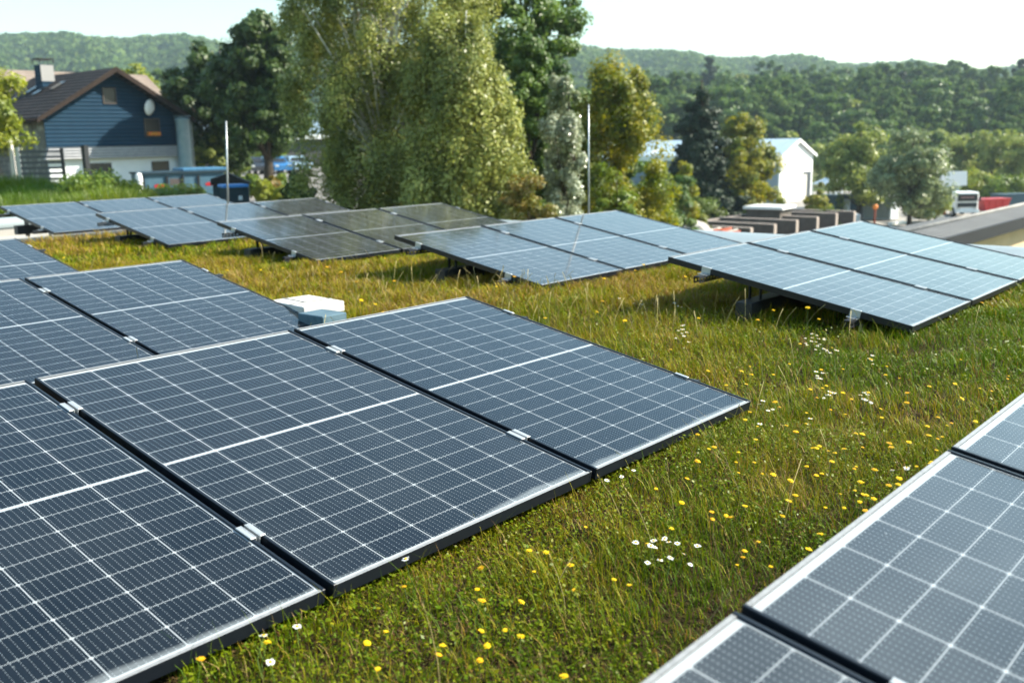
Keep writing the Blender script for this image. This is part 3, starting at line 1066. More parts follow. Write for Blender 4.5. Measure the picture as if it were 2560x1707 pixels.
def crown_points(ell, nclump, per, cr_, g, shell=.55, droop=0.0, flat=.75):
    """leaf centres and outward normals for a crown made of clumps filling the ellipsoids"""
    ell = np.array(ell, float)                     # rows: cx cy cz rx ry rz
    vol = ell[:, 3] * ell[:, 4] * ell[:, 5]
    pick = g.choice(len(ell), nclump, p=vol ** .8 / (vol ** .8).sum())
    d = unit(g.normal(0, 1, (nclump, 3)))
    r = shell + (1 - shell) * g.random(nclump) ** .6
    r = np.where(g.random(nclump) < .22, g.random(nclump) * .8, r)
    r = r * (1 + .10 * g.normal(0, 1, nclump))
    cc = ell[pick, :3] + d * r[:, None] * ell[pick, 3:]
    # drop clumps buried deep in another ellipsoid
    sz = cr_ * g.uniform(.55, 1.35, nclump)
    idx = np.repeat(np.arange(nclump), per)
    q = unit(g.normal(0, 1, (len(idx), 3))) * (g.random(len(idx)) ** .45)[:, None]
    off = q * sz[idx][:, None] * np.array([1, 1, flat])
    if droop:
        rad = np.linalg.norm(q, axis=1)
        off[:, 2] = off[:, 2] * 1.7 - droop * sz[idx] * (np.abs(g.normal(0, 1, len(idx))))
    P = cc[idx] + off
    outw = unit(cc - ell[pick, :3])
    n = unit(q * .7 + outw[idx] * .45 + np.array([0, 0, .35]) + g.normal(0, .45, q.shape))
    return P, n, cc


def leaves(name, P, n, size, m_, g, parent=None, asp=.55, var_bias=0.0):
    k = len(P)
    a = unit(np.cross(n, g.normal(0, 1, (k, 3))))
    b = np.cross(n, a)
    s = size * g.uniform(.6, 1.35, k)[:, None]
    v = np.clip(g.beta(1.6, 2.0, k) + var_bias, 0, 1)
    return quads(name, P, a * s, b * s * asp, m_, v, parent)


def limbs(base, top, targets, r0, g, mbx, n=7, lean=.04):
    base = np.array(base, float); top = np.array(top, float)
    H_ = np.linalg.norm(top - base)
    pts = []
    for t in np.linspace(0, 1, 7):
        w_ = np.array([g.normal(0, lean), g.normal(0, lean), 0]) * H_ * t * (1 - t) * 2
        pts.append(base + (top - base) * t + w_)
    mbx.tube(pts, [r0 * (1.25 - .2 * min(1, i)) * (1 - .82 * i / 6) if i else r0 * 1.35 for i in range(7)], n)
    pts = np.array(pts)
    for T in targets:
        k = int(np.clip(((T[2] - base[2]) / max(top[2] - base[2], .1)) * 5.0 - 1.2, 1, 5))
        s_ = pts[k]
        mid = s_ * .5 + T * .5 + np.array([0, 0, .06 * np.linalg.norm(T - s_)])
        rr = r0 * (1 - .8 * k / 6) * .5
        mbx.tube([s_, mid, T], [rr, rr * .6, rr * .18], 5)


def tree(name, label, cat, base, ell, leafm, nclump, per, clump_r, leaf, bark='bark', r0=.16, seed=1, group=None, trunks=1,
         shell=.55, droop=0.0, nlimb=14, flat=.75, asp=.55, top=None):
    g = np.random.default_rng(seed)
    base = np.array(base, float)
    t = thing(name, label, cat, tuple(base), group=group)
    P, n, cc = crown_points(ell, nclump, per, clump_r, g, shell, droop, flat)
    zmin = 0.12
    keep = P[:, 2] > zmin
    leaves('crown', P[keep], n[keep], leaf, LM[leafm], g, t, asp)
    mbx = MB()
    ell_ = np.array(ell, float)
    ztop = (ell_[:, 2] + ell_[:, 5] * .85).max() if top is None else top
    for k in range(trunks):
        a_ = 2 * math.pi * k / trunks + .4
        sp_ = 0 if trunks == 1 else r0 * 2.2
        bx = ell_[0, 0] * .0 + math.cos(a_) * sp_
        tp = ell_[int(g.integers(len(ell_))), :3].copy() if trunks > 1 else ell_[0, :3].copy()
        limbs((bx, math.sin(a_) * sp_, -.2), (tp[0] + math.cos(a_) * sp_ * 3, tp[1] + math.sin(a_) * sp_ * 3, ztop * (1 if k == 0 else .9)),
              cc[g.choice(len(cc), min(nlimb, len(cc)), replace=False)], r0, g, mbx)
    mbx.build('trunk', M[bark], t, smooth=True)
    return t


def gz_(p):
    return float(ground(p[0], p[1]))


def px_tree(name, label, cat, x0, x1, ytop, D, leafm, seed, nclump=60, per=220, clump=.22, leaf=.08, shape='round', zb=None, low=.12, **kw):
    """crown filling pixel columns x0..x1 up to row ytop, D metres away; stands on the ground there"""
    xc = (x0 + x1) / 2
    p = at(xc, 340, D)
    b = (p.x, p.y, gz_(p) if zb is None else zb)
    wd = (x1 - x0) / 2 / FOC * D / math.cos(math.atan((xc - 1280) / FOC))
    ht = at(xc, ytop, D).z - b[2]
    z0 = ht * low
    g = random.Random(seed)
    if shape == 'round':
        cz, rz = (ht + z0) / 2, (ht - z0) / 2
        ell = [(0, 0, cz, wd * .82, wd * .82, rz)]
        for k in range(7):
            a_ = k * 2.4 + g.random(); q = g.uniform(-.55, .62)
            e_ = wd * .55 * math.sqrt(1 - q * q)
            ell.append((math.cos(a_) * e_, math.sin(a_) * e_, cz + q * rz, wd * g.uniform(.36, .5), wd * g.uniform(.36, .5), rz * g.uniform(.28, .40)))
    elif shape == 'bough':
        nb = kw.pop('nb', 22); env = kw.pop('env', [(0, .75), (.3, 1), (.6, .9), (.85, .6), (1, .15)]); bsz = kw.pop('bsz', .42)
        ell = []
        for k in range(nb):
            t = (k + .5) / nb
            rad = np.interp(t, [e[0] for e in env], [e[1] for e in env]) * wd
            a_ = k * 2.39996 + g.uniform(-.5, .5)
            b_ = bsz * wd * g.uniform(.7, 1.25) * (.55 + .45 * rad / wd)
            d_ = max(rad - b_ * .75, 0) * g.uniform(.75, 1.08)
            ell.append((math.cos(a_) * d_, math.sin(a_) * d_, z0 + (ht - z0 - b_ * .5) * t, b_, b_, b_ * g.uniform(.55, .8) * kw.get('vs', 1.0)))
        kw.pop('vs', None)
    elif shape == 'cone':
        ell = []
        for k in range(9):
            t = k / 8
            zz = z0 + (ht - z0) * t * .97
            rr = wd * (1 - t) ** .75 * .92 + wd * .09
            ell.append((0, 0, zz, rr, rr, ht * .13))
    elif shape == 'tall':
        ell = []
        for k in range(6):
            t = k / 5
            zz = z0 + (ht - z0) * (.10 + .80 * t)
            rr = wd * (.62 + .38 * math.sin(math.pi * min(1, t * 1.05 + .12))) * (1 - .45 * max(0, t - .55) / .45)
            ell.append((g.uniform(-.25, .25) * wd, g.uniform(-.25, .25) * wd, zz, rr * .85, rr * .85, ht * .16))
    return tree(name, label, cat, b, ell, leafm, nclump, per, clump * max(wd, .5), leaf, seed=seed, **kw)


# the big central group
BENV = [(0, .85), (.15, 1.0), (.35, .95), (.55, 1.0), (.75, .9), (1, .55)]
px_tree('birch_tree', 'tall birch with hanging pale green foliage and thin white stems, middle of the picture', 'tree',
        715, 1225, -560, 28, 'birch', 11, nclump=520, per=480, clump=.15, leaf=.043, shape='bough', nb=84, env=BENV, bsz=.36, vs=1.15, low=.0, bark='birchbark', r0=.11, trunks=3, droop=.38, nlimb=30, flat=.85, shell=.72)
px_tree('birch_tree', 'low drooping birch on the right flank of the tall white stemmed birch', 'tree',
        990, 1310, 20, 25, 'birch', 12, nclump=280, per=300, clump=.24, leaf=.048, shape='bough', nb=20, env=[(0, .9), (.4, 1), (.7, .8), (1, .4)], bsz=.5, vs=1.1, low=.0, bark='birchbark', r0=.06, trunks=2, droop=.38, nlimb=14, flat=.85, shell=.72)
px_tree('broadleaf_tree', 'dark green tree standing just behind the birch, on its right', 'tree',
        1060, 1480, -300, 37, 'green', 13, nclump=420, per=260, clump=.16, leaf=.085, shape='bough', nb=56, env=[(0, .8), (.25, 1), (.5, .95), (.75, .7), (1, .3)], bsz=.42, low=.03, r0=.2, shell=.7)
px_tree('silvery_tree', 'narrow silvery white leaved tree between the birch and the right lightning rod', 'tree',
        1345, 1465, 190, 27, 'silver', 14, nclump=110, per=230, clump=.28, leaf=.050, shape='bough', nb=20, env=[(0, .7), (.3, .8), (.65, 1), (.85, .8), (1, .3)], bsz=.5, vs=1.5, low=.03, r0=.08, droop=.5, shell=.7)
px_tree('broadleaf_tree', 'fresh green tree filling the gap between the birch and the silvery tree', 'tree',
        1225, 1425, 85, 31, 'green', 94, nclump=220, per=240, clump=.20, leaf=.065, shape='bough', nb=26, env=[(0, .9), (.4, 1), (.7, .8), (1, .25)], bsz=.46, low=.0, r0=.12, shell=.65)
px_tree('broadleaf_tree', 'green tree behind the silvery tree reaching to the yellow green one', 'tree',
        1370, 1540, 215, 39, 'green', 97, nclump=180, per=220, clump=.20, leaf=.08, shape='bough', nb=22, env=[(0, .9), (.4, 1), (.7, .8), (1, .25)], bsz=.46, low=.0, r0=.12, shell=.65)
px_tree('yellowing_tree', 'yellow green tree with pointed upright shoots right of the lightning rod', 'tree',
        1375, 1690, 160, 33, 'yellow', 15, nclump=300, per=230, clump=.18, leaf=.062, shape='bough', nb=30, env=[(0, .85), (.3, 1), (.55, .9), (.8, .68), (1, .25)], bsz=.42, vs=1.6, low=.02, r0=.12, flat=1.3, shell=.65)
px_tree('shrub', 'broad olive shrub filling the foot of the yellow green tree on its right', 'shrub', 1555, 1700, 392, 41, 'shrub', 91, nclump=90, per=200, clump=.26, leaf=.07, shape='bough', nb=14, env=[(0, .9), (.5, 1), (1, .4)], bsz=.5, r0=.06, low=.0)
px_tree('shrub', 'tall green bush right behind the foot of the yellow green tree', 'shrub', 1490, 1640, 388, 38, 'green', 93, nclump=100, per=200, clump=.26, leaf=.07, shape='bough', nb=14, env=[(0, .9), (.5, 1), (1, .4)], bsz=.5, r0=.06, low=.0)
px_tree('shrub', 'yellowish bush hiding the hall side wall right of the conifer foot', 'shrub', 1650, 1775, 405, 61, 'yellow', 98, nclump=90, per=170, clump=.26, leaf=.10, shape='bough', nb=14, env=[(0, .9), (.5, 1), (1, .4)], bsz=.5, r0=.06, low=.0)
px_tree('shrub', 'rounded green shrub left of the conifer foot before the white hall', 'shrub', 1640, 1760, 430, 50, 'green', 92, nclump=80, per=190, clump=.26, leaf=.08, shape='bough', nb=14, env=[(0, .9), (.5, 1), (1, .4)], bsz=.5, r0=.06, low=.0)
px_tree('shrub', 'reddish brown autumn shrub at the foot of the silvery tree', 'shrub', 1240, 1410, 432, 23, 'rust', 16, nclump=70, per=200, clump=.30, leaf=.045, r0=.05, low=.0, zb=-4.0)
px_tree('shrub', 'bright green bush below the yellow green tree, next to the blue panels', 'shrub', 1590, 1730, 440, 36, 'shrub', 17, nclump=70, per=200, clump=.30, leaf=.06, r0=.06, low=.0)
px_tree('shrub', 'dark olive bush filling the gap under the yellow green tree', 'shrub', 1450, 1630, 395, 31, 'shrub', 18, nclump=80, per=200, clump=.30, leaf=.06, r0=.06, low=.0)
px_tree('shrub', 'green bush between the conifer and the concrete bay walls', 'shrub', 1690, 1815, 470, 71, 'shrub', 19, nclump=60, per=180, clump=.30, leaf=.07, r0=.06, low=.0)
px_tree('conifer', 'dark pointed conifer standing in front of the white hall', 'tree', 1640, 1862, 232, 74, 'conifer', 20, nclump=700, per=150, clump=.17, leaf=.16, shape='cone', low=.03, r0=.25, flat=.5)
px_tree('fruit_tree', 'yellow green fruit tree in front of the white gable end', 'tree', 1752, 1950, 296, 76, 'yellow', 21, nclump=280, per=180, clump=.20, leaf=.13, low=.10, r0=.18, shape='bough', nb=34, env=[(0, .8), (.3, 1), (.6, .95), (.85, .65), (1, .3)], bsz=.42, shell=.65)
px_tree('young_tree', 'slim yellow tree behind the conifer right beside its tip', 'tree', 1790, 1900, 310, 92, 'pale', 22, nclump=60, per=120, clump=.30, leaf=.17, low=.05, r0=.12)
# left group
px_tree('broadleaf_tree', 'round dark green tree rising left of the birch above the parked cars', 'tree', 540, 785, 34, 61, 'dark', 23, nclump=300, per=170, clump=.18, leaf=.15, low=.26, r0=.28, shape='bough', nb=30, env=[(0, .55), (.25, .95), (.5, 1), (.75, .85), (1, .35)], bsz=.42, shell=.65)
px_tree('broadleaf_tree', 'lower dark tree between the slate house and the taller round tree', 'tree', 418, 665, 108, 68, 'dark', 24, nclump=280, per=160, clump=.18, leaf=.16, low=.22, r0=.24, shape='bough', nb=28, env=[(0, .6), (.25, .95), (.5, 1), (.75, .8), (1, .3)], bsz=.42, shell=.65)
px_tree('garden_tree', 'sunlit yellow green tree peeping over the house roof ridge', 'tree', 285, 410, 165, 84, 'lime', 25, nclump=70, per=130, clump=.30, leaf=.17, low=.3, r0=.15)
px_tree('garden_tree', 'bright lime leaved tree at the left picture edge before the brown roof', 'tree', -150, 58, 172, 38, 'lime', 26, nclump=90, per=130, clump=.26, leaf=.095, low=.42, r0=.10)
# right group beyond the yard
px_tree('broadleaf_tree', 'yellow green tree standing behind the yard containers', 'tree', 2070, 2235, 312, 92, 'pale', 27, nclump=120, per=150, clump=.26, leaf=.17, low=.1, r0=.2)
px_tree('broadleaf_tree', 'grey green leaved tree beside the yellow green one at the yard', 'tree', 2200, 2375, 318, 84, 'greygreen', 28, nclump=120, per=150, clump=.26, leaf=.16, low=.06, r0=.2)
px_tree('young_tree', 'olive tree just right of the white hall', 'tree', 2030, 2115, 345, 150, 'pale', 29, nclump=60, per=110, clump=.3, leaf=.22, low=.05, r0=.15)
px_tree('shrub', 'small golden bush growing at the right end of the concrete bays', 'shrub', 2012, 2085, 455, 76, 'yellow', 30, nclump=40, per=120, clump=.32, leaf=.11, low=.0, r0=.05)
for i, (a_, b_, y_, D_, mm_, lb) in enumerate(((2360, 2455, 330, 136, 'pale', 'pale yellow tree directly right of the grey green one'),
                                           (2430, 2530, 322, 132, 'pale', 'pale yellow rounded tree second from the right edge'),
                                           (2500, 2600, 318, 128, 'pale', 'pale yellow tree cut by the right picture edge'),
                                           (2390, 2500, 428, 112, 'lime', 'low sunlit hedge bush behind the white truck'),
                                           (2470, 2590, 440, 108, 'shrub', 'dark green bush at the right edge behind the red skip'),
                                           (2290, 2380, 475, 88, 'pale', 'low pale bush in front of the white kiosk'))):
    px_tree('shrub' if D_ < 115 else 'broadleaf_tree', lb, 'shrub' if D_ < 115 else 'tree', a_, b_, y_, D_, mm_, 40 + i, nclump=80, per=120, clump=.28, leaf=.2 if D_ > 115 else .15, low=.02, r0=.15)
# bushes behind the cars and the flower bed
for i, (a_, b_, y_, D_, mm_, lb) in enumerate(((486, 560, 350, 66, 'pale', 'tall yellow green bush beside the pale blue tank'),
                                           (548, 625, 355, 74, 'shrub', 'green bush behind the dark red car'),
                                           (620, 720, 360, 108, 'shrub', 'green hedge bush behind the blue car'),
                                           (590, 640, 424, 50, 'shrub', 'low bush at the left end of the flower bed'),
                                           (628, 668, 444, 46, 'lime', 'yellow flowering bush in the flower bed'),
                                           (662, 694, 442, 47, 'rust', 'red flowering bush in the flower bed'),
                                           (684, 706, 438, 48, 'shrub', 'clipped round green bush at the right of the flower bed'),
                                           (664, 704, 466, 43, 'lime', 'low pale flower clump at the front of the flower bed'),
                                           (700, 770, 430, 36, 'dark', 'dark low bush under the left side of the birch'))):
    px_tree('shrub', lb, 'shrub', a_, b_, y_, D_, mm_, 60 + i, nclump=44, per=110, clump=.32, leaf=.10, low=.0, r0=.05)
# red blossoms on the red bush
pr_ = at(678, 446, 46.5)

# ------------------------------------------------------------------ wooded hills
def forest_proto(i, leafm, ht, wd):
    g = np.random.default_rng(200 + i)
    ell = [(0, 0, ht * .58, wd * .8, wd * .8, ht * .40)]
    for k in range(7):
        a_ = k * 2.4 + g.random(); q = g.uniform(-.4, .75); e_ = wd * .62 * math.sqrt(1 - q * q)
        ell.append((math.cos(a_) * e_, math.sin(a_) * e_, ht * (.58 + q * .36), wd * g.uniform(.34, .5), wd * g.uniform(.34, .5), ht * g.uniform(.12, .17)))
    P, n, cc = crown_points(ell, 46, 90, wd * .27, g, .7, 0, .7)
    t = thing('forest_tree', 'p', 'tree', group='p')
    leaves('crown', P, n, .42, LM[leafm], g, t, .7)
    MB().tube([(0, 0, -2), (.1, 0, ht * .4), (0, 0, ht * .85)], [.35, .25, .06], 6).build('trunk', M['bark'], t)
    return t


fp = [forest_proto(0, 'forest', 17, 4.6), forest_proto(1, 'forest', 19, 5.2), forest_proto(2, 'forest', 15, 4.4), forest_proto(3, 'green', 17, 5.0), forest_proto(4, 'pale', 13, 3.8), forest_proto(5, 'conifer', 20, 3.2)]
fused = set()
g = np.random.default_rng(77)


def plant(i, x, y, z, s, label, group):
    if i in fused:
        o = copy_tree(fp[i])
    else:
        o = fp[i]; fused.add(i)
    o.name = 'forest_tree'
    o.location = (x, y, z)
    o.rotation_euler = (0, 0, g.uniform(0, 6.28))
    o.scale = (s * g.uniform(.9, 1.1), s * g.uniform(.9, 1.1), s)
    o['label'] = label; o['group'] = group


RH = 'broadleaf tree packed among others on the wooded slope behind the yard'
nf = 0
for D_ in np.arange(158, 350, 11.5):
    wmin, wmax = math.tan(R(5.0)) * D_, math.tan(R(30.5)) * D_
    l_ = wmin + g.uniform(0, 6)
    while l_ < wmax:
        dj = D_ + g.uniform(-4, 4)
        if not (D_ < 180 and l_ / D_ < .36):
            x, y = ld(l_, dj)
            i = int(g.choice([0, 1, 2, 3, 4, 5], p=[.30, .24, .20, .18, .06, .02]))
            plant(i, x, y, float(ground(x, y)) - 1.5, g.uniform(.72, 1.0) * (0.72 if D_ < 200 else 1), RH, 'trees on the wooded slope behind the yard')
            nf += 1
        l_ += g.uniform(7.0, 10.0)
LH = 'sunlit broadleaf tree on the left hillside behind the houses'
for D_ in np.arange(235, 400, 18):
    l_ = -math.tan(R(30.5)) * D_
    while l_ < -math.tan(R(12)) * D_:
        dj = D_ + g.uniform(-6, 6)
        x, y = ld(l_, dj)
        i = int(g.choice([0, 1, 2, 3, 4], p=[.28, .22, .15, .22, .13]))
        plant(i, x, y, float(ground(x, y)) + 1.0, g.uniform(.75, 1.05), LH, 'trees on the left hillside')
        nf += 1
        l_ += g.uniform(9, 13)
print('forest trees', nf)

# far ridges: hill bodies and their forest skin
def ridge(u, pts):
    xs = [p[0] for p in pts]; ys = [p[1] for p in pts]
    return np.interp(u, xs, ys)


far_pts = [(-200, 80), (0, 92), (110, 100), (270, 105), (400, 102), (520, 112), (610, 122), (760, 128), (1000, 130), (1250, 118), (1400, 130), (1440, 126), (1470, 124), (1530, 131), (1640, 145), (1740, 149), (1900, 154), (2040, 163), (2300, 175), (2700, 185)]
hv = []; cols = 120; rows = 16
us = np.linspace(-260, 2820, cols)
D0, D1 = 420.0, 950.0
for k in range(rows):
    t = k / (rows - 1)
    D_ = D0 + (D1 - D0) * t
    for u in us:
        yy = ridge(u, far_pts) + 20
        ptop = at(float(u), float(yy), D1)
        z = (1 - sst(t)) * 4.0 + sst(t) * ptop.z
        p = at(float(u), 340, D_)
        hv.append((p.x, p.y, z + 6 * math.sin(u * .021 + t * 5) * math.sin(math.pi * t)))
hv = np.array(hv)
back = np.array([(p[0] * 1.25, p[1] * 1.25, 0) for p in hv[-cols:]])
hv = np.concatenate([hv, back]); rows += 1
ii = np.arange((rows - 1) * cols).reshape(rows - 1, cols)[:, :-1].ravel()
HILLM = mat('hill forest floor', (0.022, 0.040, 0.016), .95, 0, .1, noise=(.02, (0.03, 0.05, 0.018), .4, .7))
o = raw('hills', hv, np.stack([ii, ii + 1, ii + cols + 1, ii + cols], 1).ravel(), 4, HILLM)
o.data.polygons.foreach_set('use_smooth', [True] * len(o.data.polygons))
tag(o, 'long wooded ridge on the horizon', 'hills', kind='structure')
HG = hv[:-cols].reshape(rows - 1, cols, 3)
nt_ = 5200
fr = g.random(nt_) ** .6 * (rows - 2.001); fc = g.random(nt_) * (cols - 1.001)
r0_, c0_ = fr.astype(int), fc.astype(int); a_, b_ = (fr - r0_)[:, None], (fc - c0_)[:, None]
base_ = (HG[r0_, c0_] * (1 - a_) + HG[r0_ + 1, c0_] * a_) * (1 - b_) + (HG[r0_, c0_ + 1] * (1 - a_) + HG[r0_ + 1, c0_ + 1] * a_) * b_
per = 60
idx = np.repeat(np.arange(nt_), per)
szs = g.uniform(4.5, 8.5, nt_)
q = unit(g.normal(0, 1, (len(idx), 3))); q[:, 2] = np.abs(q[:, 2]) * 1.1 - .25
P = base_[idx] + q * (szs[idx] * g.uniform(.75, 1.05, len(idx)))[:, None] + np.array([0, 0, 3.0])
n = unit(q * .9 + g.normal(0, .35, q.shape))
o = leaves('distant_forest', P, n, 1.7, LM['forest'], g, None, .8)
tag(o, 'far forest covering the ridges on the horizon', 'forest', kind='stuff')

# ------------------------------------------------------------------ houses
M['slate'] = stripes(mat('blue grey slate cladding', (0.005, 0.028, 0.058), .75, 0, .15, noise=(1.2, (0.008, 0.036, 0.068), .35, .7)), 2, .22, .012, (0.005, 0.02, 0.035), .85)
M['palecladding'] = stripes(mat('pale slate skirt', (0.34, 0.34, 0.36), .6, 0, .4, noise=(3, (0.24, 0.25, 0.27), .4, .7)), 2, .16, .02, (0.14, 0.15, 0.17), .8)
M['render'] = mat('white render', (0.74, 0.75, 0.76), .85, 0, .2, noise=(.8, (0.64, 0.66, 0.68), .4, .75))
M['tiles_dark'] = stripes(mat('dark roof tiles', (0.022, 0.019, 0.019), .85, 0, .15, noise=(1.0, (0.04, 0.032, 0.03), .4, .7)), 2, .20, .03, (0.009, 0.008, 0.008), .75)
M['tiles_brown'] = stripes(mat('brown roof tiles', (0.19, 0.145, 0.115), .8, 0, .3, noise=(.8, (0.25, 0.20, 0.16), .4, .7)), 2, .22, .03, (0.10, 0.075, 0.06), .8)
M['wood'] = mat('brown fascia wood', (0.025, 0.017, 0.014), .8, 0, .15, noise=(4, (0.04, 0.027, 0.02), .4, .7))
M['window_dark'] = mat('window glass', (0.02, 0.022, 0.024), .25, 0, .35)
M['window_frame'] = mat('brown window frame', (0.05, 0.04, 0.035), .6)
M['blind'] = mat('pale roller blind', (0.55, 0.52, 0.46), .8)
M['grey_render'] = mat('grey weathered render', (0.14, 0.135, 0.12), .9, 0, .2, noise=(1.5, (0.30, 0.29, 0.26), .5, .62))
M['white_paint'] = mat('white paint', (0.80, 0.80, 0.79), .35, 0, .5)
M['flowers_box'] = mat('orange flower box', (0.50, 0.22, 0.02), .7, noise=(14, (0.70, 0.06, 0.02), .5, .6))
M['tank'] = mat('pale blue painted steel', (0.26, 0.38, 0.46), .4, .2, .5, noise=(2, (0.36, 0.46, 0.52), .4, .7))


def window(parent, name, a, b, thick, axis, m_pane, m_frame=None, out=-1):
    """pane with a proud frame; a,b = lower and upper corner in the wall plane; axis 1: wall faces +-y, axis 0: +-x"""
    (u0, v0, c0), (u1, v1, _) = a, b
    f = MB()
    d0, d1 = (c0 - thick, c0 + .02) if out < 0 else (c0 - .02, c0 + thick)
    for q in ((u0 - .07, u0, v0 - .07, v1 + .07), (u1, u1 + .07, v0 - .07, v1 + .07), (u0, u1, v0 - .07, v0), (u0, u1, v1, v1 + .07)):
        if axis == 1:
            f.box((q[0], d0, q[2]), (q[1], d1, q[3]))
        else:
            f.box((d0, q[0], q[2]), (d1, q[1], q[3]))
    fo = f.build(name, m_frame or M['window_frame'], parent)
    p_ = MB()
    e0, e1 = (c0 - .02, c0 + .015) if out < 0 else (c0 - .015, c0 + .02)
    if axis == 1:
        p_.box((u0, e0, v0), (u1, e1, v1))
    else:
        p_.box((e0, u0, v0), (e1, u1, v1))
    p_.build('pane', m_pane, fo)
    return fo


# slate gabled house: local origin at the lower left gable corner, x along the gable, y going back
HX, HY, HZ = 25.0, 56.2, -2.75
hs = thing('slate_house', 'gabled house with blue slate upper wall, white ground floor and dark tiled roof', 'house', (HX, HY, HZ))
HW, HL, EA, RI = 8.1, 9.5, 4.65, 7.05
MB().box((0, 0, 0), (HW, HL, 2.15)).build('ground_floor', M['render'], hs)
MB().prism([(-.05, 2.60), (HW + .05, 2.60), (HW + .05, EA), (HW / 2, RI - .02), (-.05, EA)], 1, -.05, HL).build('upper_wall', M['slate'], hs)
MB().prism([(-.32, 2.10), (HW + .32, 2.10), (HW + .06, 2.75), (-.06, 2.75)], 1, -.34, -.06).build('tile_skirt', M['palecladding'], hs)
rf = MB()
for s in (-1, 1):
    e = -.75 if s < 0 else HW + .75
    ez = EA - .75 * (RI - EA) / (HW / 2) + .10
    rf.prism([(HW / 2, RI + .16), (HW / 2, RI - .06 + .02), (e, ez - .16), (e, ez + .03)] if s < 0 else [(HW / 2 + .001, RI + .16), (e, ez + .03), (e, ez - .16), (HW / 2 + .001, RI - .04)], 1, -.85, HL + .5)
ro = rf.build('roof', M['tiles_dark'], hs)
fa = MB()
for s in (-1, 1):
    e = -.80 if s < 0 else HW + .80
    ez = EA - .80 * (RI - EA) / (HW / 2) + .10
    pts = [(HW / 2, RI + .20), (e, ez + .06), (e, ez - .20), (HW / 2, RI - .10)]
    fa.prism(pts if s > 0 else pts[::-1], 1, -.93, -.86)
fa.build('barge_board', M['wood'], hs)
MB().tube([(-.86, -.8, EA - .42), (-.86, HL + .4, EA - .42)], .075, 8).build('gutter', M['wood'], hs, smooth=True)
c = MB().box((HW / 2 - 1.6, 5.2, RI - 1.6), (HW / 2 - .85, 6.1, RI + .62)).build('chimney', M['slate'], hs)
MB().box((HW / 2 - 1.62, 5.185, RI - .35), (HW / 2 - .83, 5.197, RI + .6)).build('cladding', mat('grey chimney lining', (.30, .29, .28), .8), c)
MB().box((HW / 2 - 1.7, 5.1, RI + .93), (HW / 2 - .75, 6.2, RI + .99)).box((HW / 2 - 1.66, 5.15, RI + .72), (HW / 2 - 1.6, 5.2, RI + .93)).box((HW / 2 - .85, 5.15, RI + .72), (HW / 2 - .79, 5.2, RI + .93)).box(
    (HW / 2 - 1.66, 6.1, RI + .72), (HW / 2 - 1.6, 6.15, RI + .93)).build('cap', M['steel_dark'], c)
kk = (RI - EA) / (HW / 2)
for (xs, y0, y1) in ((2.5, 3.0, 3.7), (2.1, 4.6, 5.2), (2.4, 6.2, 6.8), (1.2, 6.9, 7.1)):
    zz = EA + xs * kk + .19
    f = MB()
    f.add([(xs - .4, y0, zz - .4 * kk + .06), (xs + .4, y0, zz + .4 * kk + .06), (xs + .4, y1, zz + .4 * kk + .06), (xs - .4, y1, zz - .4 * kk + .06)], [(0, 1, 2, 3)])
    f.build('skylight', M['window_dark'], ro)
window(hs, 'window', (3.55, 5.25, -.05), (4.25, 6.05, 0), .05, 1, M['window_dark'])
window(hs, 'window', (5.95, 3.35, -.05), (6.85, 4.30, 0), .05, 1, M['window_dark'])
window(hs, 'window', (2.2, .75, 0), (3.55, 1.75, 0), .05, 1, M['window_dark'])
window(hs, 'window', (6.25, .25, 0), (7.25, 1.75, 0), .05, 1, M['window_dark'])
window(hs, 'window', (1.5, 3.0, -.05), (3.0, 4.1, 0), .05, 0, M['blind'])
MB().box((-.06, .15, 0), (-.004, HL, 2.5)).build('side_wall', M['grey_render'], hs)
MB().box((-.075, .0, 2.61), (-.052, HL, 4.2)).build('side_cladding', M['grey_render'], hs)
fb = MB().box((6.0, -.32, 3.36), (6.8, -.12, 3.56)).build('flower_box', M['flowers_box'], hs)
ds = thing('satellite_dish', 'round white satellite dish on the blue slate gable', 'satellite dish', (HX + 6.2, HY - .35, HZ + 5.0))
MB().lathe([(0, .10), (.25, .085), (.42, .04), (.48, 0), (.46, -.005), (.24, .07), (0, .085)], 24).build('dish', M['white_paint'], ds, smooth=True, rot=(R(100), 0, R(25)))
MB().tube([(0, .3, -.2), (0, .1, -.1), (0, .05, 0)], .025, 6).build('arm', M['steel'], ds)
MB().tube([(0, -.08, -.42), (.1, -.5, -.1)], .015, 6).build('feed_horn', M['steel_dark'], ds)
# pale blue tank at the right house corner
tk = thing('silo_tank', 'tall pale blue cylindrical tank against the right house corner', 'tank', (HX + HW + .10, HY - .50, HZ))
MB().lathe([(0, 4.45), (.42, 4.38), (.48, 4.28), (.42, 4.22), (.42, .0)], 22).build('body', M['tank'], tk, smooth=True)
MB().box((-.5, -.5, 4.46), (.3, .1, 4.5)).build('lid', M['tank'], tk)
MB().tube([(.46, -.2, 0), (.46, -.2, 4.2)], .04, 6).build('pipe', M['steel'], tk)

# brown roofed house behind
p = at(110, 178, 74)
h2 = thing('brown_roof_house', 'house with a broad brown tiled roof behind the slate house', 'house', (p.x, p.y, -2.6))
rz = p.z + 2.6
MB().box((-14, -3.2, 0), (7.5, 5, rz - 2.4)).build('wall', M['grey_render'], h2)
MB().prism([(0, rz), (-4.3, rz - 2.75), (-4.3, rz - 2.95), (0, rz - .25), (5.8, rz - 3.1), (5.8, rz - 2.9)], 0, -15, 8.0).build('roof', M['tiles_brown'], h2)
window(h2, 'window', (-5.2, 1.6, -3.2), (-4.3, 3.0, 0), .05, 1, M['window_dark'], M['white_paint'])
window(h2, 'window', (-7.6, 1.6, -3.2), (-6.7, 3.0, 0), .05, 1, M['window_dark'], M['white_paint'])

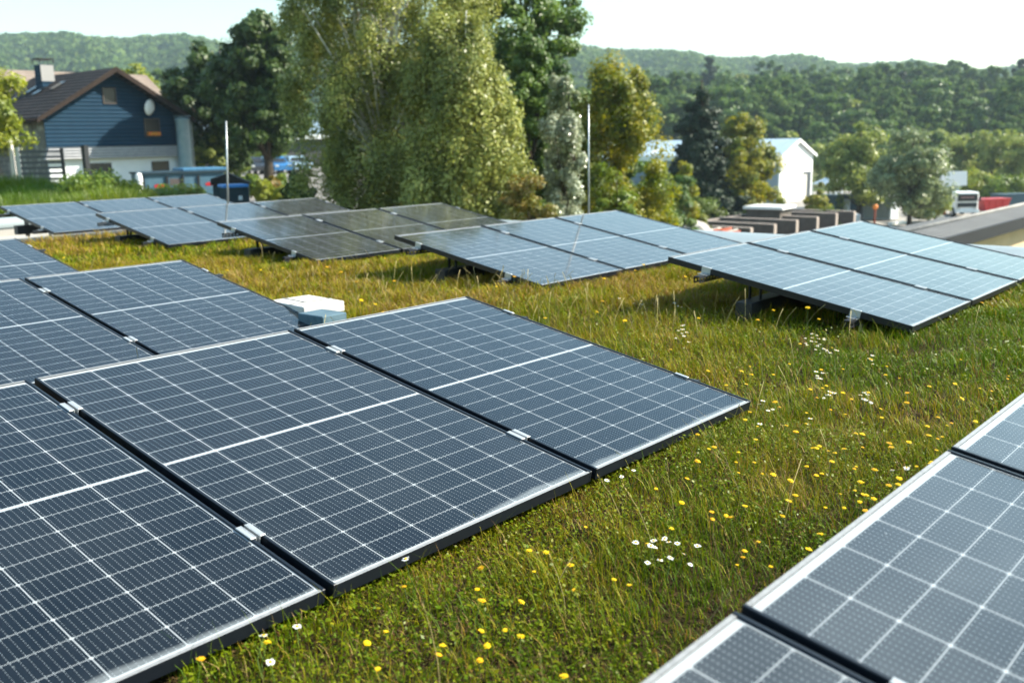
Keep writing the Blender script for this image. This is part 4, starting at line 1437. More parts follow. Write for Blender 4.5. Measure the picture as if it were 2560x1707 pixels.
# long low building behind the cars
p = at(500, 346, 112); q = at(760, 343, 118)
lb = thing('long_low_building', 'long low building with white fascia and blue grey roof behind the dark trees', 'building', (p.x, p.y, -2.7), math.atan2(q.y - p.y, q.x - p.x))
L_ = (Vector((q.x - p.x, q.y - p.y, 0))).length + 5
zf = p.z + 2.7
M['metalroof_blue'] = stripes(mat('blue grey metal roof', (0.25, 0.33, 0.38), .5, .2, .4), 0, .5, .02)
MB().box((-2, .6, 0), (L_, 9, zf - .3)).build('wall', mat('shade darkened wall', (0.05, 0.05, 0.05), .8, noise=(.5, (.09, .085, .08), .4, .7)), lb)  # wall coloured dark for the shade under the canopy
MB().box((-2.3, -.1, zf - .28), (L_ + .3, .0, zf + .22)).build('fascia', M['white_paint'], lb)
MB().prism([(0, zf + .18), (6, zf + 1.9), (10, zf + .2), (10, zf + .02), (6, zf + 1.7), (0, zf + .02)], 0, -2.3, L_ + .3).build('roof', M['metalroof_blue'], lb)

# white hall on the right
d0 = 116.0
p = at(1950.7, 390.5, d0)
hl = thing('white_hall', 'white metal hall with a pale corrugated roof and open gable door', 'hall', (p.x, p.y, -8.5))
ez = p.z + 8.5; w_ = 9.0; ri = ez + 1.75; LL = 27.0
M['white_sheet'] = stripes(mat('white sheet cladding', (0.72, 0.73, 0.73), .5, 0, .4, noise=(.4, (.66, .67, .68), .4, .7)), 0, .5, .01)
M['side_sheet_shade'] = mat('shade toned sheet cladding', (0.20, 0.26, 0.30), .5, 0, .4, noise=(.3, (.26, .31, .34), .4, .7))  # blue grey tone paints the shade on the white hall's left side
M['roof_sheet'] = stripes(mat('pale roof sheet', (0.40, 0.50, 0.57), .4, .1, .5, noise=(.25, (.50, .58, .63), .4, .7)), 1, .6, .02)
MB().prism([(0.0, 0), (w_, 0), (w_, ez), (w_ / 2, ri), (0, ez)], 1, 0, LL).build('wall', M['white_sheet'], hl)
MB().box((-.012, .15, .3), (-.003, LL, ez - .5)).build('side_cladding', M['side_sheet_shade'], hl)
r_ = MB()
r_.prism([(-.35, ez - .08), (w_ / 2, ri + .12), (w_ / 2, ri + .22), (-.35, ez + .03)], 1, -.3, LL + .3)
r_.prism([(w_ / 2 + .001, ri + .12), (w_ + .35, ez - .08), (w_ + .35, ez + .03), (w_ / 2 + .001, ri + .22)], 1, -.3, LL + .3)
ro = r_.build('roof', M['roof_sheet'], hl)
MB().box((-.48, -.3, ez - .55), (-.36, LL + .3, ez + .08)).build('eaves_trim', M['white_paint'], hl)
tr = MB()
tr.prism([(-.4, ez + .02), (w_ / 2, ri + .2), (w_ / 2, ri - .18), (-.4, ez - .32)][::-1], 1, -.36, -.31)
tr.prism([(w_ / 2 + .001, ri + .2), (w_ + .4, ez + .02), (w_ + .4, ez - .32), (w_ / 2 + .001, ri - .18)][::-1], 1, -.36, -.31)
tr.build('gable_trim', M['white_paint'], hl)
for y0 in (2.5, 6.5, 12, 17.5, 22):
    kk2 = (ri - ez) / (w_ / 2)
    a0, a1 = .3, w_ / 2 - .3
    MB().add([(a0, y0, ez + .03 + (a0 + .0) * kk2 + .16), (a1, y0, ez + .03 + a1 * kk2 + .16), (a1, y0 + 1.0, ez + .03 + a1 * kk2 + .16), (a0, y0 + 1.0, ez + .03 + a0 * kk2 + .16)], [(0, 1, 2, 3)]).build('roof_light', M['white_sheet'], ro)
MB().box((6.3, -.012, 0), (8.6, -.003, 3.9)).build('door', mat('dark doorway', (0.03, 0.04, 0.05), .6), hl)
MB().box((5.95, -.03, 0), (7.4, -.013, 3.6)).build('door_leaf', mat('pale door leaf', (0.58, 0.54, 0.48), .6), hl)

# neighbouring roof on the right
nb = thing('neighbour_building', 'neighbouring building with grey ribbed low roof, dark fascia and beige wall', 'building', (29.2, 9.0, -8))
M['ribbed'] = stripes(mat('grey ribbed roofing', (0.15, 0.15, 0.148), .8, 0, .2, noise=(.7, (.11, .11, .11), .4, .7)), 1, .22, .03, (0.05, 0.05, 0.05), .8)
M['beige'] = mat('beige render', (0.62, 0.46, 0.29), .9, 0, .2, noise=(.7, (.52, .39, .25), .4, .7))
MB().box((0, .55, 0), (26, 1.28, 4.75)).box((0, 1.281, 0), (26, 8, 3.2)).build('wall', M['beige'], nb)
MB().prism([(0, 4.98), (1.35, 5.05), (1.5, 4.0), (8.3, 3.4), (8.3, 3.3), (1.4, 3.9), (1.3, 4.9), (0, 4.86)], 0, -.5, 26.5).build('roof', M['ribbed'], nb)
MB().box((-.55, -.06, 4.62), (26.5, -.005, 5.0)).build('fascia', mat('black bitumen fascia', (0.012, 0.014, 0.017), .8, 0, .2), nb)
MB().box((-.5, -.004, 4.76), (26.5, .55, 4.80)).build('soffit', M['steel_dark'], nb)
MB().tube([(-.5, 1.36, 5.08), (26.5, 1.36, 5.08)], .07, 8).build('ridge_cap', M['parapet'], nb, smooth=True)

# concrete bays: separate upright walls
M['bay'] = mat('dark toned concrete', (0.085, 0.072, 0.062), .9, 0, .2, noise=(.9, (0.13, 0.115, 0.10), .4, .7), bump=(10, .3, .02))  # dark tone paints in the shade on the bay wall sides
M['bayedge_lit'] = mat('sunlit toned concrete edge', (0.36, 0.30, 0.26), .9, 0, .2, noise=(5, (.28, .24, .21), .4, .7))  # lighter tone paints in sunlight on wall ends and tops
ends = [(1879, 569), (1938, 560), (1993, 550), (2044.5, 542), (2092, 532.6), (2137, 528)]
names = ['nearest', 'second', 'third', 'fourth', 'fifth', 'farthest']
for (ex, ey), nn in zip(ends, names):
    q = onz(ex, ey, -5.5)
    t = thing('bay_wall', f'{nn} of the dark concrete bay walls beyond the panels', 'wall', (q.x, q.y, -8), group='concrete bay walls in the yard')
    MB().box((-.16, .02, 0), (.16, 5.6, 2.44)).build('wall', M['bay'], t)
    MB().box((-.17, 0.0, 2.442), (.17, 5.62, 2.5)).box((-.17, -.03, 0), (.17, .018, 2.441)).build('edge', M['bayedge_lit'], t)
q0 = onz(1879, 569, -5.5); q1 = onz(2137, 528, -5.5)
t = thing('bay_wall', 'long rear wall closing off the concrete bays', 'wall', (q0.x, q0.y, -8), math.atan2(q1.y - q0.y, q1.x - q0.x))
MB().box((-3.5, 5.65, 0), ((q1 - q0).length + .4, 5.95, 2.35)).build('wall', M['bay'], t)
MB().box((-3.5, 5.64, 2.352), ((q1 - q0).length + .4, 5.96, 2.4)).build('edge', M['bayedge_lit'], t)
px_tree('shrub', 'low ivy hedge growing along the top of the farthest bay wall', 'shrub', 2050, 2135, 512, 72, 'shrub', 90, nclump=40, per=110, clump=.34, leaf=.09, low=.3, r0=.05)

# yard objects
def yard(x, y, D=None, z=-7.98):
    p = onz(x, y, z)
    return p.x, p.y, z


M['cont_blue'] = stripes(mat('dark blue container paint', (0.035, 0.075, 0.10), .5, 0, .4), 1, .28, .03)
M['cont_shade'] = stripes(mat('shade toned container paint', (0.17, 0.20, 0.19), .5, 0, .4), 1, .28, .03)  # grey green tone paints shade onto the white container's left side
M['cont_white'] = mat('white container paint', (0.66, 0.71, 0.74), .5, 0, .4, noise=(1.4, (.55, .60, .64), .4, .7))
M['rust'] = mat('rusty orange steel', (0.34, 0.075, 0.03), .8, 0, .3, noise=(5, (.12, .04, .03), .45, .65))
M['red'] = mat('red paint', (0.50, 0.018, 0.02), .35, 0, .5)
M['orange'] = mat('orange plastic', (0.75, 0.22, 0.03), .5)
M['tyre'] = mat('tyre rubber', (0.015, 0.015, 0.016), .85)
M['chrome'] = mat('alloy wheel', (0.55, 0.55, 0.56), .3, .7)
M['stone'] = mat('pale rubble', (0.50, 0.45, 0.40), .9, 0, .2, noise=(3, (.38, .34, .30), .4, .7))

x, y, z = yard(2226, 552)
t = thing('container', 'tall white container with a shade toned side and rounded lid behind the yard barrier', 'container', (x, y, z))
MB().box((0, 0, .1), (1.9, 2.6, 2.1), ch=.05).build('body', M['cont_white'], t)
MB().box((-.012, .1, .15), (-.002, 2.55, 2.0)).build('shaded_side', M['cont_shade'], t)
MB().box((-.06, -.06, 2.1), (1.96, 2.66, 2.24), ch=.06).build('lid', M['cont_white'], t)
t = thing('container', 'dark blue container standing behind the white one', 'container', (x - .1, y + 2.9, z))
MB().box((0, 0, .1), (2.0, 4.6, 2.2), ch=.03).build('body', M['cont_blue'], t)
MB().box((-.02, .9, .2), (-.003, 1.5, 1.9)).build('door', M['cont_white'], t)
x, y, z = yard(2150, 563)
t = thing('concrete_trough', 'long low bluish white trough before the containers', 'trough', (x, y, z), R(40))
MB().box((0, 0, 0), (3.4, .9, .95), ch=.04).build('body', M['cont_white'], t)
x, y, z = yard(2228, 563)
tag(MB().box((0, 0, 0), (2.2, .35, .22), ch=.03).build('kerb_stone', M['white_paint'], None, loc=(x, y, z), rot=(0, 0, R(-15))), 'white kerb stone lying in front of the white container', 'kerb stone')
q = at(2226, 482, 97)
t = thing('warning_sign', 'red triangular warning sign above the white container', 'sign', (q.x, q.y, -7.98), R(-45))
ht = q.z + 7.98
MB().tube([(0, 0, 0), (0, 0, ht - .2)], .03, 6).build('post', M['steel'], t)
MB().prism([(-.36, ht - .62), (.36, ht - .62), (0, ht)], 1, -.06, -.04).build('triangle', M['red'], t)
MB().prism([(-.20, ht - .53), (.20, ht - .53), (0, ht - .19)], 1, -.066, -.061).build('face', M['white_paint'], t)
q = at(2188, 521, 80)
t = thing('marker_post', 'short post with an orange ball on top in the yard', 'post', (q.x, q.y, -7.98))
MB().tube([(0, 0, 0), (0, 0, q.z + 7.98)], .09, 8).build('post', M['rust'], t)
MB().lathe([(0, -.22), (.16, -.17), (.22, 0), (.16, .17), (0, .22)], 12, (0, 0, q.z + 8.1)).build('ball', M['orange'], t, smooth=True)

# truck
q = at(2416, 541, 92)
t = thing('truck', 'white truck with a dark lettered windscreen facing the camera', 'truck', (q.x, q.y, -7.98), R(-52))
MB().box((-1.05, .05, .55), (1.05, 1.9, 2.35), ch=.10).build('cab', M['white_paint'], t)
MB().box((-.92, -.02, 1.5), (.92, .06, 2.15)).build('windscreen', M['window_dark'], t)
sb = MB()
for i in range(9):
    sb.box((-.62 + i * .14, -.026, 1.80), (-.53 + i * .14, -.021, 1.90 + .02 * (i % 2)))
sb.build('windscreen_lettering', mat('faded red lettering', (.45, .22, .22), .6), t)
MB().box((-.9, .0, .95), (.9, .048, 1.35)).build('grille', M['steel_dark'], t)
MB().box((-1.08, -.08, .45), (1.08, .04, .75), ch=.03).build('bumper', M['cont_white'], t)
for s in (-1, 1):
    MB().box((s * .78 - .13, -.1, .78), (s * .78 + .13, .0, .93)).build('headlight', M['chrome'], t)
    MB().box((s * 1.2 - .08, .15, 1.5), (s * 1.2 + .08, .2, 1.95)).build('mirror', M['steel_dark'], t)
    for yy in (.7, 3.6):
        wv = MB()
        wv.tube([(s * .98 - .14, yy, .46), (s * .98 + .14, yy, .46)], .46, 16)
        wo = wv.build('wheel', M['tyre'], t)
        MB().tube([(s * .98 - .15, yy, .46), (s * .98 + .15, yy, .46)], .22, 12).build('rim', M['chrome'], wo)
MB().box((-1.1, 2.0, .8), (1.1, 5.2, 1.05)).box((-1.1, 2.0, 1.05), (1.1, 2.06, 1.6)).box((-1.1, 5.14, 1.05), (1.1, 5.2, 1.5)).box((-1.1, 2.06, 1.05), (-1.05, 5.14, 1.5)).box((1.05, 2.06, 1.05), (1.1, 5.14, 1.5)).build('load_bed', M['steel'], t)
q = at(2478, 529, 98)
t = thing('red_skip', 'red steel skip right of the white truck', 'skip', (q.x, q.y, -7.98), R(-40))
MB().prism([(-1.1, 0.1), (1.1, .1), (1.5, 1.25), (-1.5, 1.25)], 1, -.8, .8).build('body', M['red'], t)
for xx in (-.8, -.1, .6):
    MB().box((xx, -.86, .15), (xx + .12, -.802, 1.2)).build('rib', M['red'], t)
MB().box((-1.55, -.88, 1.252), (1.55, .88, 1.33)).build('rim', M['red'], t)
q = at(2530, 512, 104)
t = thing('container', 'dark blue flat container at the right picture edge behind the red skip', 'container', (q.x, q.y, -7.98), R(-40))
MB().box((-2, -.9, 0), (2, .9, 1.3), ch=.05).build('body', M['cont_blue'], t)
MB().box((-2.05, -.95, 1.302), (2.05, .95, 1.38)).build('lid', M['cont_blue'], t)
# kiosk with white slanted roof, white tent
q = at(2374, 512, 106)
t = thing('kiosk', 'pale blue kiosk tower with a big white slanted roof', 'kiosk', (q.x, q.y, -8), R(-45))
zt = at(2374, 428, 106).z + 8
MB().prism([(-.62, 0), (.62, 0), (.85, zt - 1.5), (-.85, zt - 1.5)], 1, -.7, .7).build('body', M['tank'], t)
MB().prism([(-1.15, zt - 1.5), (-1.0, zt), (-.9, zt), (1.0, zt - 1.3), (1.0, zt - 1.5)], 0, -1.2, 1.15).build('roof', M['white_paint'], t)
q = at(2080, 505, 108)
t = thing('white_tent', 'white pointed tent half hidden by trees right of the hall', 'tent', (q.x, q.y, -8.3), R(-30))
zt = at(2080, 418, 108).z + 8.3; ze = at(2080, 460, 108).z + 8.3
MB().add([(-1.6, -1.6, ze), (1.6, -1.6, ze), (1.6, 1.6, ze), (-1.6, 1.6, ze), (-.4, -.4, ze + (zt - ze) * .45), (.4, -.4, ze + (zt - ze) * .45), (.4, .4, ze + (zt - ze) * .45), (-.4, .4, ze + (zt - ze) * .45), (0, 0, zt)],
         [(0, 1, 5, 4), (1, 2, 6, 5), (2, 3, 7, 6), (3, 0, 4, 7), (4, 5, 8), (5, 6, 8), (6, 7, 8), (7, 4, 8), (3, 2, 1, 0)]).build('canopy', M['white_paint'], t)
for sx_ in (-1, 1):
    for sy_ in (-1, 1):
        MB().tube([(sx_ * 1.5, sy_ * 1.5, 0), (sx_ * 1.5, sy_ * 1.5, ze)], .05, 6).build('leg', M['white_paint'], t)
MB().box((-1.5, -1.48, .1), (.2, -1.44, ze - .1)).build('side_wall', M['white_paint'], t)
# scrap, rubble, drum and other small yard things
rr_ = random.Random(5)
x, y, z = yard(1795, 592, z=-7.98)
q = at(1792, 575, 50)
t = thing('scrap_heap', 'heap of rusty orange red pipes and steel behind the roof edge', 'scrap', (q.x, q.y, -8))
ph = q.z + 8
MB().prism([(-2.0, 0), (2.0, 0), (1.2, ph - .25), (-1.1, ph - .2)], 1, -.8, .8).build('pile', M['rust'], t)
for i in range(11):
    a_ = rr_.uniform(-.35, .35); x0 = rr_.uniform(-1.0, 1.0); yy = rr_.uniform(-.7, .7)
    MB().tube([(x0 - math.cos(a_) * .8, yy, ph - .22 + rr_.uniform(-.1, .12)), (x0 + math.cos(a_) * .8, yy + math.sin(a_), ph - .12 + rr_.uniform(-.15, .12))], rr_.uniform(.04, .11), 7).build('pipe', M['rust'] if i % 4 else M['stone'], t)


def rock(nm, label, cat, x, y, z, s, m_, seed):
    g2 = np.random.default_rng(seed)
    mb = MB()
    n_ = 9
    prof = [(s * .9, 0), (s * 1.0, s * .25), (s * .75, s * .55), (s * .25, s * .72), (0, s * .74)]
    mb.lathe(prof, n_)
    mb.v = [tuple(np.array(v) * (1 + g2.normal(0, .10, 3))) for v in mb.v]
    return tag(mb.build(nm, m_, None, loc=(x, y, z)), label, cat)


q = at(1738, 556, 52); rock('rubble_stone', 'pale rubble stone left of the rusty heap', 'stone', q.x, q.y, q.z - .6, .85, M['stone'], 3)
q = at(1890, 528, 76); rock('rubble_heap', 'grey gravel heap in the bays below the fruit tree', 'gravel heap', q.x, q.y, -8, 3.2, M['stone'], 4)
q = at(2350, 533, 88)
t = thing('metal_drum', 'shiny white metal drum lying in the yard left of the truck', 'drum', (q.x, q.y, -7.98), R(30))
MB().tube([(-.4, 0, .35), (.4, 0, .35)], .35, 16).build('drum', M['white_paint'], t, smooth=False)
q = at(2356, 515, 96)
t = thing('orange_barrier', 'orange plastic barrier beside the white truck', 'barrier', (q.x, q.y, -7.98))
MB().prism([(-.25, 0), (.25, 0), (.1, .9), (-.1, .9)], 0, -.5, .5).build('body', M['orange'], t)
q = at(2322, 515, 92)
t = thing('waste_bin', 'black waste bin with pale label in the yard', 'bin', (q.x, q.y, -7.98))
MB().box((-.55, -.4, 0), (.55, .4, 1.25), ch=.06).build('body', M['tyre'], t)
MB().box((-.1, -.42, .3), (.15, -.402, 1.0)).build('label_plate', M['cont_white'], t)
MB().box((-.6, -.45, 1.252), (.6, .45, 1.34), ch=.03).build('lid', M['tyre'], t)
for i, (px_, py_, s_, mm_, lb_) in enumerate(((2268, 535, .5, 'tyre', 'dark sack beside the white container'), (2278, 540, .7, 'stone', 'pale sack of rubble beside the dark sack'),
                                       (2298, 545, .45, 'rust', 'rusty lump on the yard floor before the trees'), (2316, 548, .6, 'stone', 'flat pale stone heap on the yard floor'), (2338, 546, .45, 'stone', 'pale stone by the shiny drum'))):
    q = onz(px_, py_, -7.98); rock('sack' if 'sack' in lb_ else 'yard_stone', lb_, 'sack' if 'sack' in lb_ else 'stone', q.x, q.y, -7.98, s_, M[mm_], 20 + i)
q = at(1965, 515, 68)
t = thing('flat_roof_shed', 'low shed with a flat white roof below the hall gable', 'shed', (q.x, q.y, -8), R(5))
zz = q.z + 8
MB().box((-1.1, 0, 0), (1.1, 2.4, zz - .2)).build('wall', M['bay'], t)
MB().box((-1.3, -.25, zz - .19), (1.3, 2.6, zz)).build('roof', M['white_paint'], t)

# ------------------------------------------------------------------ left yard: skip, bins, cars, fence, van
LZ = -2.69
M['skip_paint'] = mat('teal blue skip paint', (0.05, 0.115, 0.165), .6, 0, .3, noise=(2, (.085, .16, .21), .45, .7))
M['skip_dark'] = mat('dark teal steel', (0.015, 0.035, 0.05), .6, 0, .3)
p = at(354, 437, 42); q = at(560, 434, 44)
ln = Vector((q.x - p.x, q.y - p.y, 0)).length
t = thing('skip_container', 'teal blue open skip container with dark ribs and red markings', 'skip', (p.x, p.y, LZ), math.atan2(q.y - p.y, q.x - p.x))
zt = p.z - LZ
MB().prism([(0, .15), (ln - .7, .15), (ln, zt * .55), (ln, zt), (0, zt)], 1, 0, 1.8).build('body', M['skip_paint'], t)
for xx in (0.0, ln * .28, ln * .47, ln * .66):
    MB().box((xx, -.07, .2), (xx + .09, -.002, zt - .1)).build('rib', M['steel_dark'], t)
MB().box((-.05, -.1, zt + .002), (ln + .05, 1.9, zt + .09)).build('rim', M['skip_dark'], t)
MB().box((ln * .5, .1, zt + .092), (ln * 1.05, 1.7, zt + .2), ch=.03).build('tarp', mat('blue tarpaulin', (0.03, 0.12, 0.22), .6, noise=(2, (.05, .16, .27), .4, .7)), t)
m = MB()
for xx, w0 in ((ln * .14, .42), (ln * .76, .5)):
    for i in range(5):
        m.box((xx + i * w0 / 5, -.012, zt * .62), (xx + (i + .78) * w0 / 5, -.003, zt * .62 + .12 + .03 * (i % 2)))
m.build('red_marking', M['red'], t)
m = MB()
for i in range(6):
    m.box((ln * .33 + i * .1, -.012, zt * .66 + .03 * (i % 3)), (ln * .33 + .06 + i * .1, -.003, zt * .66 + .3))
m.build('faded_marking', mat('faded rust', (.12, .08, .06), .8), t)
q2 = at(347, 445, 39)
t = thing('bollard', 'white rounded bollard left of the teal skip', 'bollard', (q2.x, q2.y, LZ))
MB().lathe([(0, q2.z - LZ + .2), (.10, q2.z - LZ + .17), (.13, q2.z - LZ + .05), (.13, 0)], 14).build('post', M['white_paint'], t, smooth=True)
# excavator like dark arm behind the skip
p = at(575, 432, 36)
t = thing('waste_container', 'black waste container with a pitched lid behind the blue lidded bin', 'bin', (p.x, p.y, LZ), R(-35))
zt = p.z - LZ
MB().box((-.62, -.5, .1), (.62, .5, zt - .42), ch=.04).build('body', M['skip_dark'], t)
MB().prism([(-.68, zt - .41), (.68, zt - .41), (.68, zt - .36), (-.05, zt), (-.68, zt - .2)], 1, -.56, .56).build('lid', M['tyre'], t)
p = at(582, 459, 28)
gzb = gz_(p)
t = thing('wheelie_bin', 'black wheeled bin with a bright blue lid rim', 'bin', (p.x, p.y, gzb), R(-20))
zt = p.z - gzb
MB().prism([(-.27, .08), (.27, .08), (.31, zt - .1), (-.31, zt - .1)], 1, -.33, .33).build('body', M['skip_dark'], t)
MB().box((-.35, -.38, zt - .098), (.35, .38, zt - .02), ch=.02).build('lid', mat('blue plastic', (0.02, 0.20, 0.55), .4), t)
MB().box((.05, -.345, zt * .62), (.16, -.332, zt * .62 + .12)).build('sticker', M['cont_white'], t)
for s in (-1, 1):
    MB().tube([(s * .25 - .03, .34, .1), (s * .25 + .03, .34, .1)], .1, 12).build('wheel', M['tyre'], t)
for i, (px_, py_) in enumerate(((450, 478), (485, 476))):
    q = at(px_, py_, 31)
    t = thing('small_sign', ('left' if i == 0 else 'right') + ' of two small pale plates standing in the grass before the skip', 'sign', (q.x, q.y, gz_(q)), R(-30))
    hh = q.z - gz_(q)
    MB().box((-.10, -.02, hh - .16), (.10, 0, hh)).build('plate', M['tank'], t)
    MB().box((-.02, .001, 0), (.02, .03, hh - .02)).build('post', M['steel_dark'], t)


def car(label, x, y, z, rz, paint, wagon=True):
    t = thing('parked_car', label, 'car', (x, y, z), rz, 'cars parked under the dark trees')
    hw = .88
    prof = [(-2.1, .35), (-2.12, .75), (-1.95, .95), (-1.0, 1.02), (-.45, 1.52 if wagon else 1.42), (1.3, 1.55 if wagon else 1.40), (1.95, 1.05), (2.1, .95), (2.1, .35)]
    b = MB()
    secs = []
    for k, yw in enumerate((-hw, -hw * .97, hw * .97, hw)):
        pass
    # body shell: sides lean inwards above the belt line
    def yy(zz, s):
        return s * (hw if zz < .98 else hw - (zz - .98) * .38)
    n_ = len(prof)
    V = [(a, yy(c_, -1), c_) for a, c_ in prof] + [(a, yy(c_, 1), c_) for a, c_ in prof]
    F = [tuple(range(n_)), tuple(range(2 * n_ - 1, n_ - 1, -1))]
    for i in range(n_):
        j = (i + 1) % n_
        F.append((i, i + n_, j + n_, j))
    b.add(V, F)
    b.build('body', paint, t)
    gl = MB()
    for s in (-1, 1):
        def Pq(a, c_): return (a, yy(c_, s) + s * .006, c_)
        q = [Pq(-.75, 1.05), Pq(-.38, 1.44 if wagon else 1.34), Pq(1.2, 1.46 if wagon else 1.32), Pq(1.65, 1.08)]
        gl.add(q, [(0, 1, 2, 3) if s < 0 else (3, 2, 1, 0)])
    gl.build('side_window', M['window_dark'], t)
    ws = MB()
    ws.add([(-.985, -.74, 1.045), (-.985, .74, 1.045), (-.49, .62, 1.48 if wagon else 1.39), (-.49, -.62, 1.48 if wagon else 1.39)], [(0, 1, 2, 3)])
    ws.build('windscreen', M['window_dark'], t)
    for s in (-1, 1):
        MB().box((-2.13, s * .62 - .16, .68), (-2.04, s * .62 + .16, .84)).build('headlight', M['chrome'], t)
        for xx in (-1.3, 1.3):
            wo = MB().tube([(xx, s * .80 - .11, .33), (xx, s * .80 + .11, .33)], .33, 18).build('wheel', M['tyre'], t)
            MB().tube([(xx, s * .80 - .12, .33), (xx, s * .80 + .12, .33)], .21, 14).build('rim', M['chrome'], wo)
    return t


def paint(nm, c_):
    return mat(nm, c_, .25, .2, .5, coat=1.0)


face = math.atan2(-f3.y, -f3.x)      # heading that faces the camera
for px_, py_, D_, dr, nm, c_, lb_ in ((582, 421, 97, 22, 'dark red car paint', (.10, .012, .014), 'dark red parked car partly hidden by the bush'),
                                  (630, 432, 90, 35, 'dark blue car paint', (.018, .025, .035), 'dark estate car with pale roof rails left of the blue car'),
                                  (688, 434, 90, 35, 'bright blue car paint', (.02, .14, .34), 'bright blue parked car in front of the dark trees'),
                                  (738, 430, 93, 35, 'pale blue car paint', (.30, .42, .52), 'pale blue parked car half behind the birch')):
    p = at(px_, py_, D_)
    a_ = face + R(dr) + math.pi
    car(lb_, p.x, p.y, LZ, face + R(180 + 35), paint(nm, c_))

# fence
M['fence_steel'] = mat('grey fence steel', (0.085, 0.09, 0.10), .6, .1, .3, noise=(3, (.06, .065, .07), .4, .7))
D_ = 38
pa = at(43, 372, D_); pb = at(153, 366, D_)
zb = gz_(pa)
t = thing('slat_gate', 'grey metal gate of wide horizontal slats before the house', 'gate', (pa.x, pa.y, zb), math.atan2(pb.y - pa.y, pb.x - pa.x))
ln = Vector((pb.x - pa.x, pb.y - pa.y, 0)).length
ht = pa.z - zb
MB().box((-.06, -.05, 0), (.06, .05, ht + .05)).build('post', M['steel'], t)
MB().box((ln - .05, -.05, 0), (ln + .05, .05, ht)).build('post', M['steel_dark'], t)
m = MB()
zz = ht - .10
while zz > .1:
    m.box((.062, -.015, zz - .075), (ln - .052, .015, zz + .02)); zz -= .205
m.build('slats', M['fence_steel'], t)
pa2 = at(211, 366, D_)
t = thing('fence_post', 'single dark fence post in front of the white house wall', 'post', (pa2.x, pa2.y, gz_(pa2)), R(20))
MB().box((-.11, -.08, 0), (.11, .08, pa2.z - gz_(pa2))).build('post', M['steel_dark'], t)
MB().box((-.125, -.095, pa2.z - gz_(pa2) + .001), (.125, .095, pa2.z - gz_(pa2) + .03)).build('cap', M['steel_dark'], t)
pc_ = at(22, 356, D_)
t = thing('fence_post', 'pale leaning post at the left edge next to the slat gate', 'post', (pc_.x + .1, pc_.y, gz_(pc_)), 0)
MB().tube([(0, 0, 0), (-.05, 0, pc_.z - gz_(pc_))], .085, 8).build('post', M['block'], t)
MB().lathe([(.1, 0), (.1, .03), (0, .05)], 10, (-.05, 0, pc_.z - gz_(pc_))).build('cap', M['block'], t)
pm = at(-60, 368, D_ + .3); pe = at(18, 368, D_ + .3)
t = thing('mesh_fence', 'grey wire mesh fence at the left picture edge', 'fence', (pm.x, pm.y, gz_(pm)), math.atan2(pe.y - pm.y, pe.x - pm.x))
ln = Vector((pe.x - pm.x, pe.y - pm.y, 0)).length
m = MB()
for zz in np.arange(.2, pm.z - gz_(pm), .2):
    m.box((0, -.01, zz), (ln, .01, zz + .03))
m.build('rails', M['fence_steel'], t)
m = MB()
for xx in np.arange(.05, ln, .1):
    m.box((xx, .012, .1), (xx + .012, .022, pm.z - gz_(pm)))
m.build('wires', M['fence_steel'], t)

# van at the left edge
p = at(4, 440, 48)
t = thing('white_van', 'white van cut off by the left picture edge behind the fence', 'van', (p.x - .9, p.y + .2, gz_(p)), R(5))
zt = at(4, 388, 48).z - gz_(p)
MB().prism([(-3.2, .4), (1.0, .4), (1.05, .9), (.75, 1.1), (.45, zt - .12), (.25, zt), (-3.2, zt)], 1, -.9, .9).build('body', M['white_paint'], t)
MB().box((-2.4, -.912, 1.0), (-.6, -.903, 1.35)).build('blue_stripe', M['tank'], t)
MB().add([(.76, -.92, 1.12), (.47, -.92, zt - .2), (-.3, -.92, zt - .2), (-.3, -.92, 1.12)], [(0, 1, 2, 3)]).build('side_window', M['window_dark'], t)
for xx in (-2.4, .2):
    for s in (-1, 1):
        wo = MB().tube([(xx, s * .85 - .1, .34), (xx, s * .85 + .1, .34)], .34, 16).build('wheel', M['tyre'], t)
        MB().tube([(xx, s * .85 - .11, .34), (xx, s * .85 + .11, .34)], .2, 12).build('rim', M['chrome'], wo)

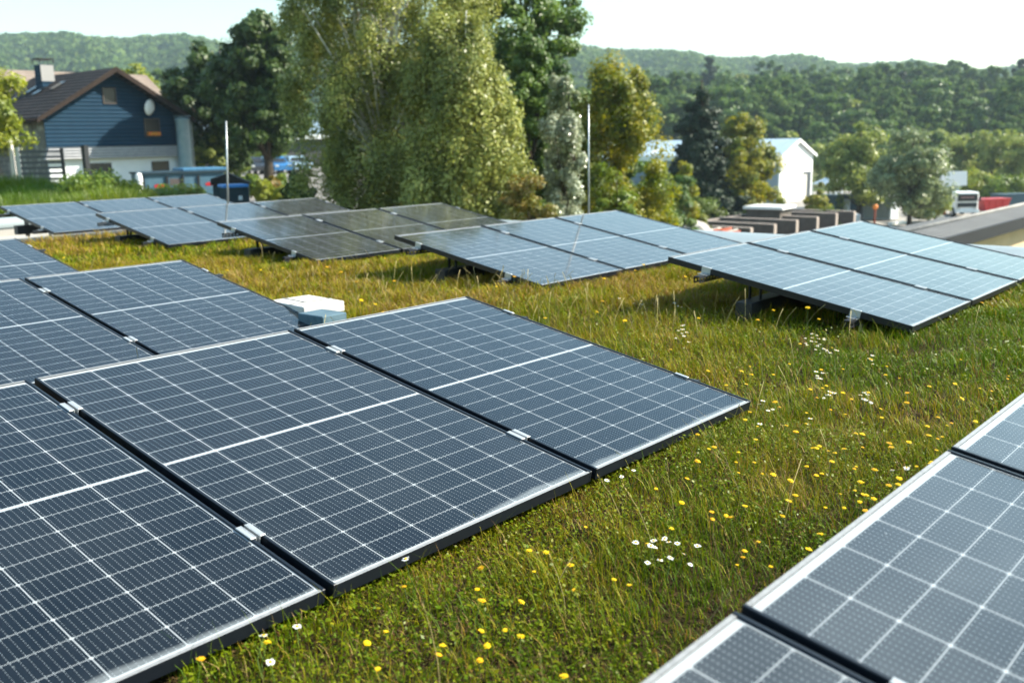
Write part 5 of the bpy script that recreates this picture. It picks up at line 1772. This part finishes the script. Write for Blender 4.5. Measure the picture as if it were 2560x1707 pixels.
# tall grass on the bank behind the parapet
def bank(name, label, n, x0, x1, D0_, D1_, hmin, hmax, cramp, seed):
    g2 = np.random.default_rng(seed)
    D_ = g2.uniform(D0_, D1_, n); u = g2.uniform(x0, x1, n)
    l_ = (u - 1280) / FOC * D_ / math.cos(PITCH) * 1.0
    X = r3.x * l_ + f3.x * D_; Y = r3.y * l_ + f3.y * D_
    z = ground(X, Y)
    h = g2.uniform(hmin, hmax, n) * (1 + .35 * fbm(X, Y, .8, seed))
    az = g2.uniform(0, 6.28, n); lean = h * g2.uniform(.1, .6, n); wd = g2.uniform(.008, .022, n)
    dx, dy = np.cos(az), np.sin(az)
    P = np.empty((n, 5, 3))
    P[:, 0] = np.stack([X - dy * wd, Y + dx * wd, z - .05], 1); P[:, 1] = np.stack([X + dy * wd, Y - dx * wd, z - .05], 1)
    mx_, my_ = X + dx * lean * .35, Y + dy * lean * .35
    P[:, 2] = np.stack([mx_ + dy * wd * .8, my_ - dx * wd * .8, z + h * .6], 1); P[:, 3] = np.stack([mx_ - dy * wd * .8, my_ + dx * wd * .8, z + h * .6], 1)
    P[:, 4] = np.stack([X + dx * lean, Y + dy * lean, z + h], 1)
    i0 = (np.arange(n) * 5)[:, None]
    T = np.stack([i0 + 0, i0 + 1, i0 + 2, i0 + 0, i0 + 2, i0 + 3, i0 + 3, i0 + 2, i0 + 4], 2).reshape(n, 9)
    v = np.clip(.25 + .3 * fbm(X, Y, .5, seed + 1) + g2.normal(0, .2, n), 0, 1)
    o = raw(name, P.reshape(-1, 3), T.ravel(), 3, cramp, np.repeat(v, 5))
    return tag(o, label, 'grass', kind='stuff')


M['bankgrass'] = leafmat('bank grass', (0.06, 0.12, 0.012), (0.20, 0.22, 0.035), (0.10, 0.16, 0.012), trans=.45, nscale=.35)
M['haygrass'] = leafmat('flowering hay grass', (0.30, 0.27, 0.11), (0.50, 0.44, 0.24), None, trans=.45)
bank('bank_grass', 'tall soft green grass on the bank behind the parapet', 80000, -120, 440, 17.5, 31, .30, .66, M['bankgrass'], 41)
bank('hay_grass', 'pale flowering grass below the slat gate', 9000, -60, 260, 30, 36, .4, .8, M['haygrass'], 42)
px_tree('shrub', 'dense dark green bush on the bank before the house', 'shrub', 130, 350, 444, 24.5, 'shrub', 95, nclump=90, per=260, clump=.30, leaf=.05, low=.0, r0=.04)
px_tree('shrub', 'low green bush in front of the teal skip', 'shrub', 330, 520, 470, 29.5, 'shrub', 96, nclump=60, per=200, clump=.30, leaf=.05, low=.0, r0=.04)

# ------------------------------------------------------------------ haze
HZM = bpy.data.materials.new('summer haze')
HZM.use_nodes = True
hn = HZM.node_tree
hn.nodes.remove(hn.nodes['Principled BSDF'])
pv = hn.nodes.new('ShaderNodeVolumePrincipled')
pv.inputs['Color'].default_value = (0.68, 0.86, 1.0, 1)
pv.inputs['Density'].default_value = 0.00024
pv.inputs['Anisotropy'].default_value = 0.2
hn.links.new(pv.outputs[0], hn.nodes['Material Output'].inputs['Volume'])
o = MB().box((-900, -900, -13), (1700, 1700, 150)).build('haze', HZM)
tag(o, 'thin summer haze in the air', 'haze', kind='stuff')
